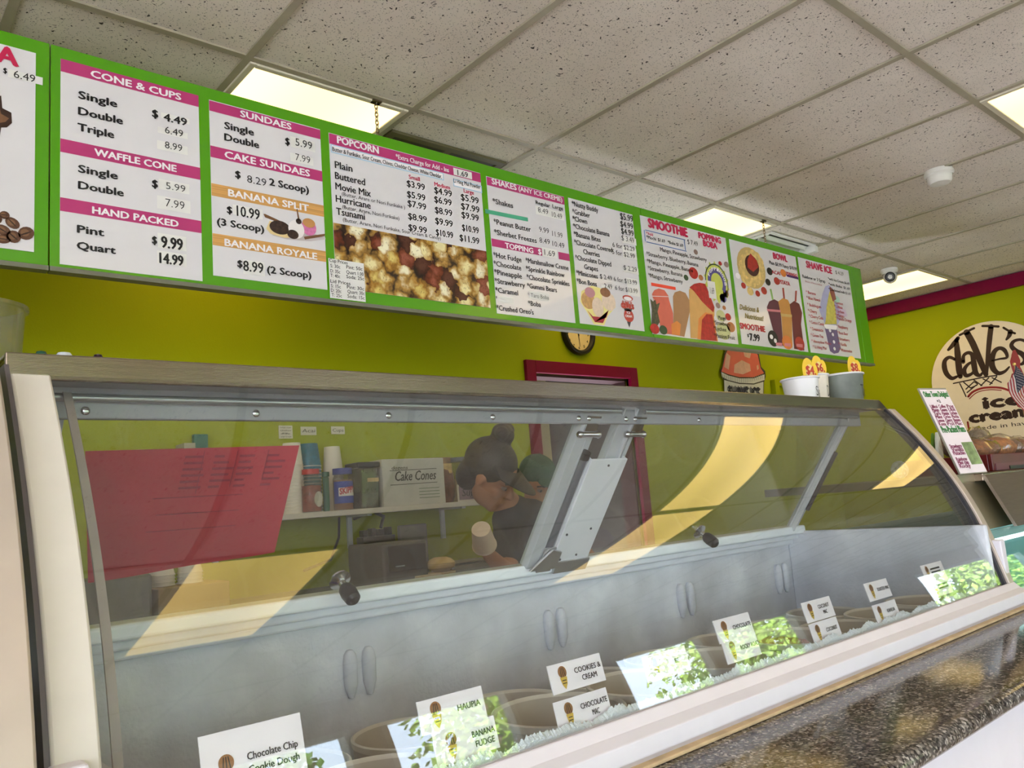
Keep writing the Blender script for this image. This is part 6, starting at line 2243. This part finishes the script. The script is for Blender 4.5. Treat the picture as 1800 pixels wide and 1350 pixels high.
for s_ in (-1, 1):
    x = 1.86 + .09 * s_
    limb(c, [hip + Vector((.07 * s_, 0, 0)), Vector((x, .90, .49)), Vector((x, .95, .10))], [.110, .076, .060])
limb(c, [hip + Vector((-.06, 0, 0)), hip + Vector((.06, 0, 0))], [.135, .135])
fuse('trousers', c, M_pants, pr2, .012, 4)
c = MB()
c.sphere(q2(0, .020, .058), (.092, .108, .088), seg=24, rings=16, M=M2)
c.sphere(q2(0, -.115, .050), (.070, .065, .012), seg=20, rings=10, M=M2)
c.sphere(q2(0, .02, .142), (.010, .010, .006), seg=10, rings=6, M=M2)
fuse('cap', c, mat('dark green cap cloth', (30, 84, 66), .8), pr2, .007, 2)
c = MB()
c.sphere(q2(0, .055, -.012), (.082, .060, .060), seg=20, rings=12, M=M2)
fuse('hair', c, M_hair, pr2, .008, 2)

# ================================================================== OUTSIDE THE WINDOWS
random.seed(11)
struct(MB().box((-30, -40, -.08), (40, WY0 - .14, -.03)).build('ground', mat('sunlit paving', (186, 178, 164), .8, var=.1, scale=2), smooth=False))
struct(MB().box((-6, WY0 - 1.5, 2.62), (15, WY0 - .14, 2.75)).build('shade_soffit', M_taupe, smooth=False))  # unseen soffit over the shop front, added to shade the windows
M_bark = mat('bark', (110, 90, 70), .8, var=.3, scale=12)
M_leaf = [mat('leaf light', (150, 176, 60), .6, var=.3, scale=3), mat('leaf mid', (96, 132, 48), .6, var=.3, scale=3)]


def tree(x, y, h, w_, label, seed, k):
    random.seed(seed)
    r = thing('tree', (x, y, -.03), label, 'tree', 'trees outside the shop windows')
    MB().tube([(x, y, -.05), (x + .1, y, h * .3), (x - .05, y + .1, h * .6), (x, y, h * .85)], [.16, .13, .09, .04], 10).build('trunk', M_bark, r)
    b = MB()
    for i in range(1900):
        u = random.uniform(-1, 1)
        a = random.uniform(0, 2 * math.pi)
        rr = random.random() ** .45
        q = Vector((x + w_ * rr * math.sqrt(1 - u * u) * math.cos(a), y + w_ * rr * math.sqrt(1 - u * u) * math.sin(a), h * .62 + h * .46 * rr * u))
        q += Vector((math.sin(q.z * 3), math.cos(q.x * 3), 0)) * .15
        s = random.uniform(.05, .12)
        d1 = Vector((random.uniform(-1, 1), random.uniform(-1, 1), random.uniform(-1, 1))).normalized() * s
        d2 = d1.orthogonal().normalized() * s * .6
        b.add([q - d1, q + d2, q + d1, q - d2], [(0, 1, 2, 3)])
    o = b.build('foliage', M_leaf[k], r, smooth=False)


for i, (x, y, h, w_, k, d) in enumerate(((-2.2, -11, 4.2, 1.6, 1, 'left of the first window'), (1.3, -10.2, 4.0, 1.5, 0, 'opposite the left window'), (4.1, -13.0, 4.8, 1.2, 1, 'opposite the second window'), (6.6, -10.4, 3.6, 1.4, 0, 'low and bright opposite the third window'), (9.4, -13, 5.0, 1.5, 1, 'right of the third window'), (13.2, -10.4, 3.8, 1.6, 0, 'opposite the far right window'), (16.8, -11.5, 4.4, 1.8, 1, 'beyond the far right window'), (20.5, -12.5, 4.8, 1.9, 0, 'farthest along the street'), (18.6, -8.0, 3.0, .9, 0, 'small and close outside the far right window'), (21.6, -8.3, 3.2, 1.0, 1, 'close to the shop front past the far right window'), (24.6, -8.6, 3.4, 1.2, 0, 'close to the shop front at the street end'), (28.5, -9.5, 4.2, 1.6, 1, 'last one along the shop front'), (0.4, -14.5, 5.2, 1.7, 1, 'far back behind the left window trees'), (19.2, -16, 5.6, 1.9, 0, 'far back at the right end'))):
    tree(x, y, h, w_, 'leafy green street tree outside, ' + d, 20 + i, k)
for i, (x, w_) in enumerate(((-1.7, 1.5), (2.0, 1.7), (6.0, 1.9), (10.6, 2.3), (15.1, 2.1))):
    random.seed(40 + i)
    b = MB()
    for j in range(1300):
        q = Vector((x + random.uniform(-w_, w_), -8.6 + random.uniform(-.5, .5), random.uniform(0, 1.0)))
        s = random.uniform(.04, .10)
        d1 = Vector((random.uniform(-1, 1), random.uniform(-1, 1), random.uniform(-1, 1))).normalized() * s
        d2 = d1.orthogonal().normalized() * s * .6
        b.add([q - d1, q + d2, q + d1, q - d2], [(0, 1, 2, 3)])
    tag(b.build('hedge', M_leaf[i % 2], smooth=False), 'low green hedge outside the windows, %s from the left' % ('first', 'second', 'third', 'fourth', 'fifth')[i], 'hedge', 'hedges outside the windows')
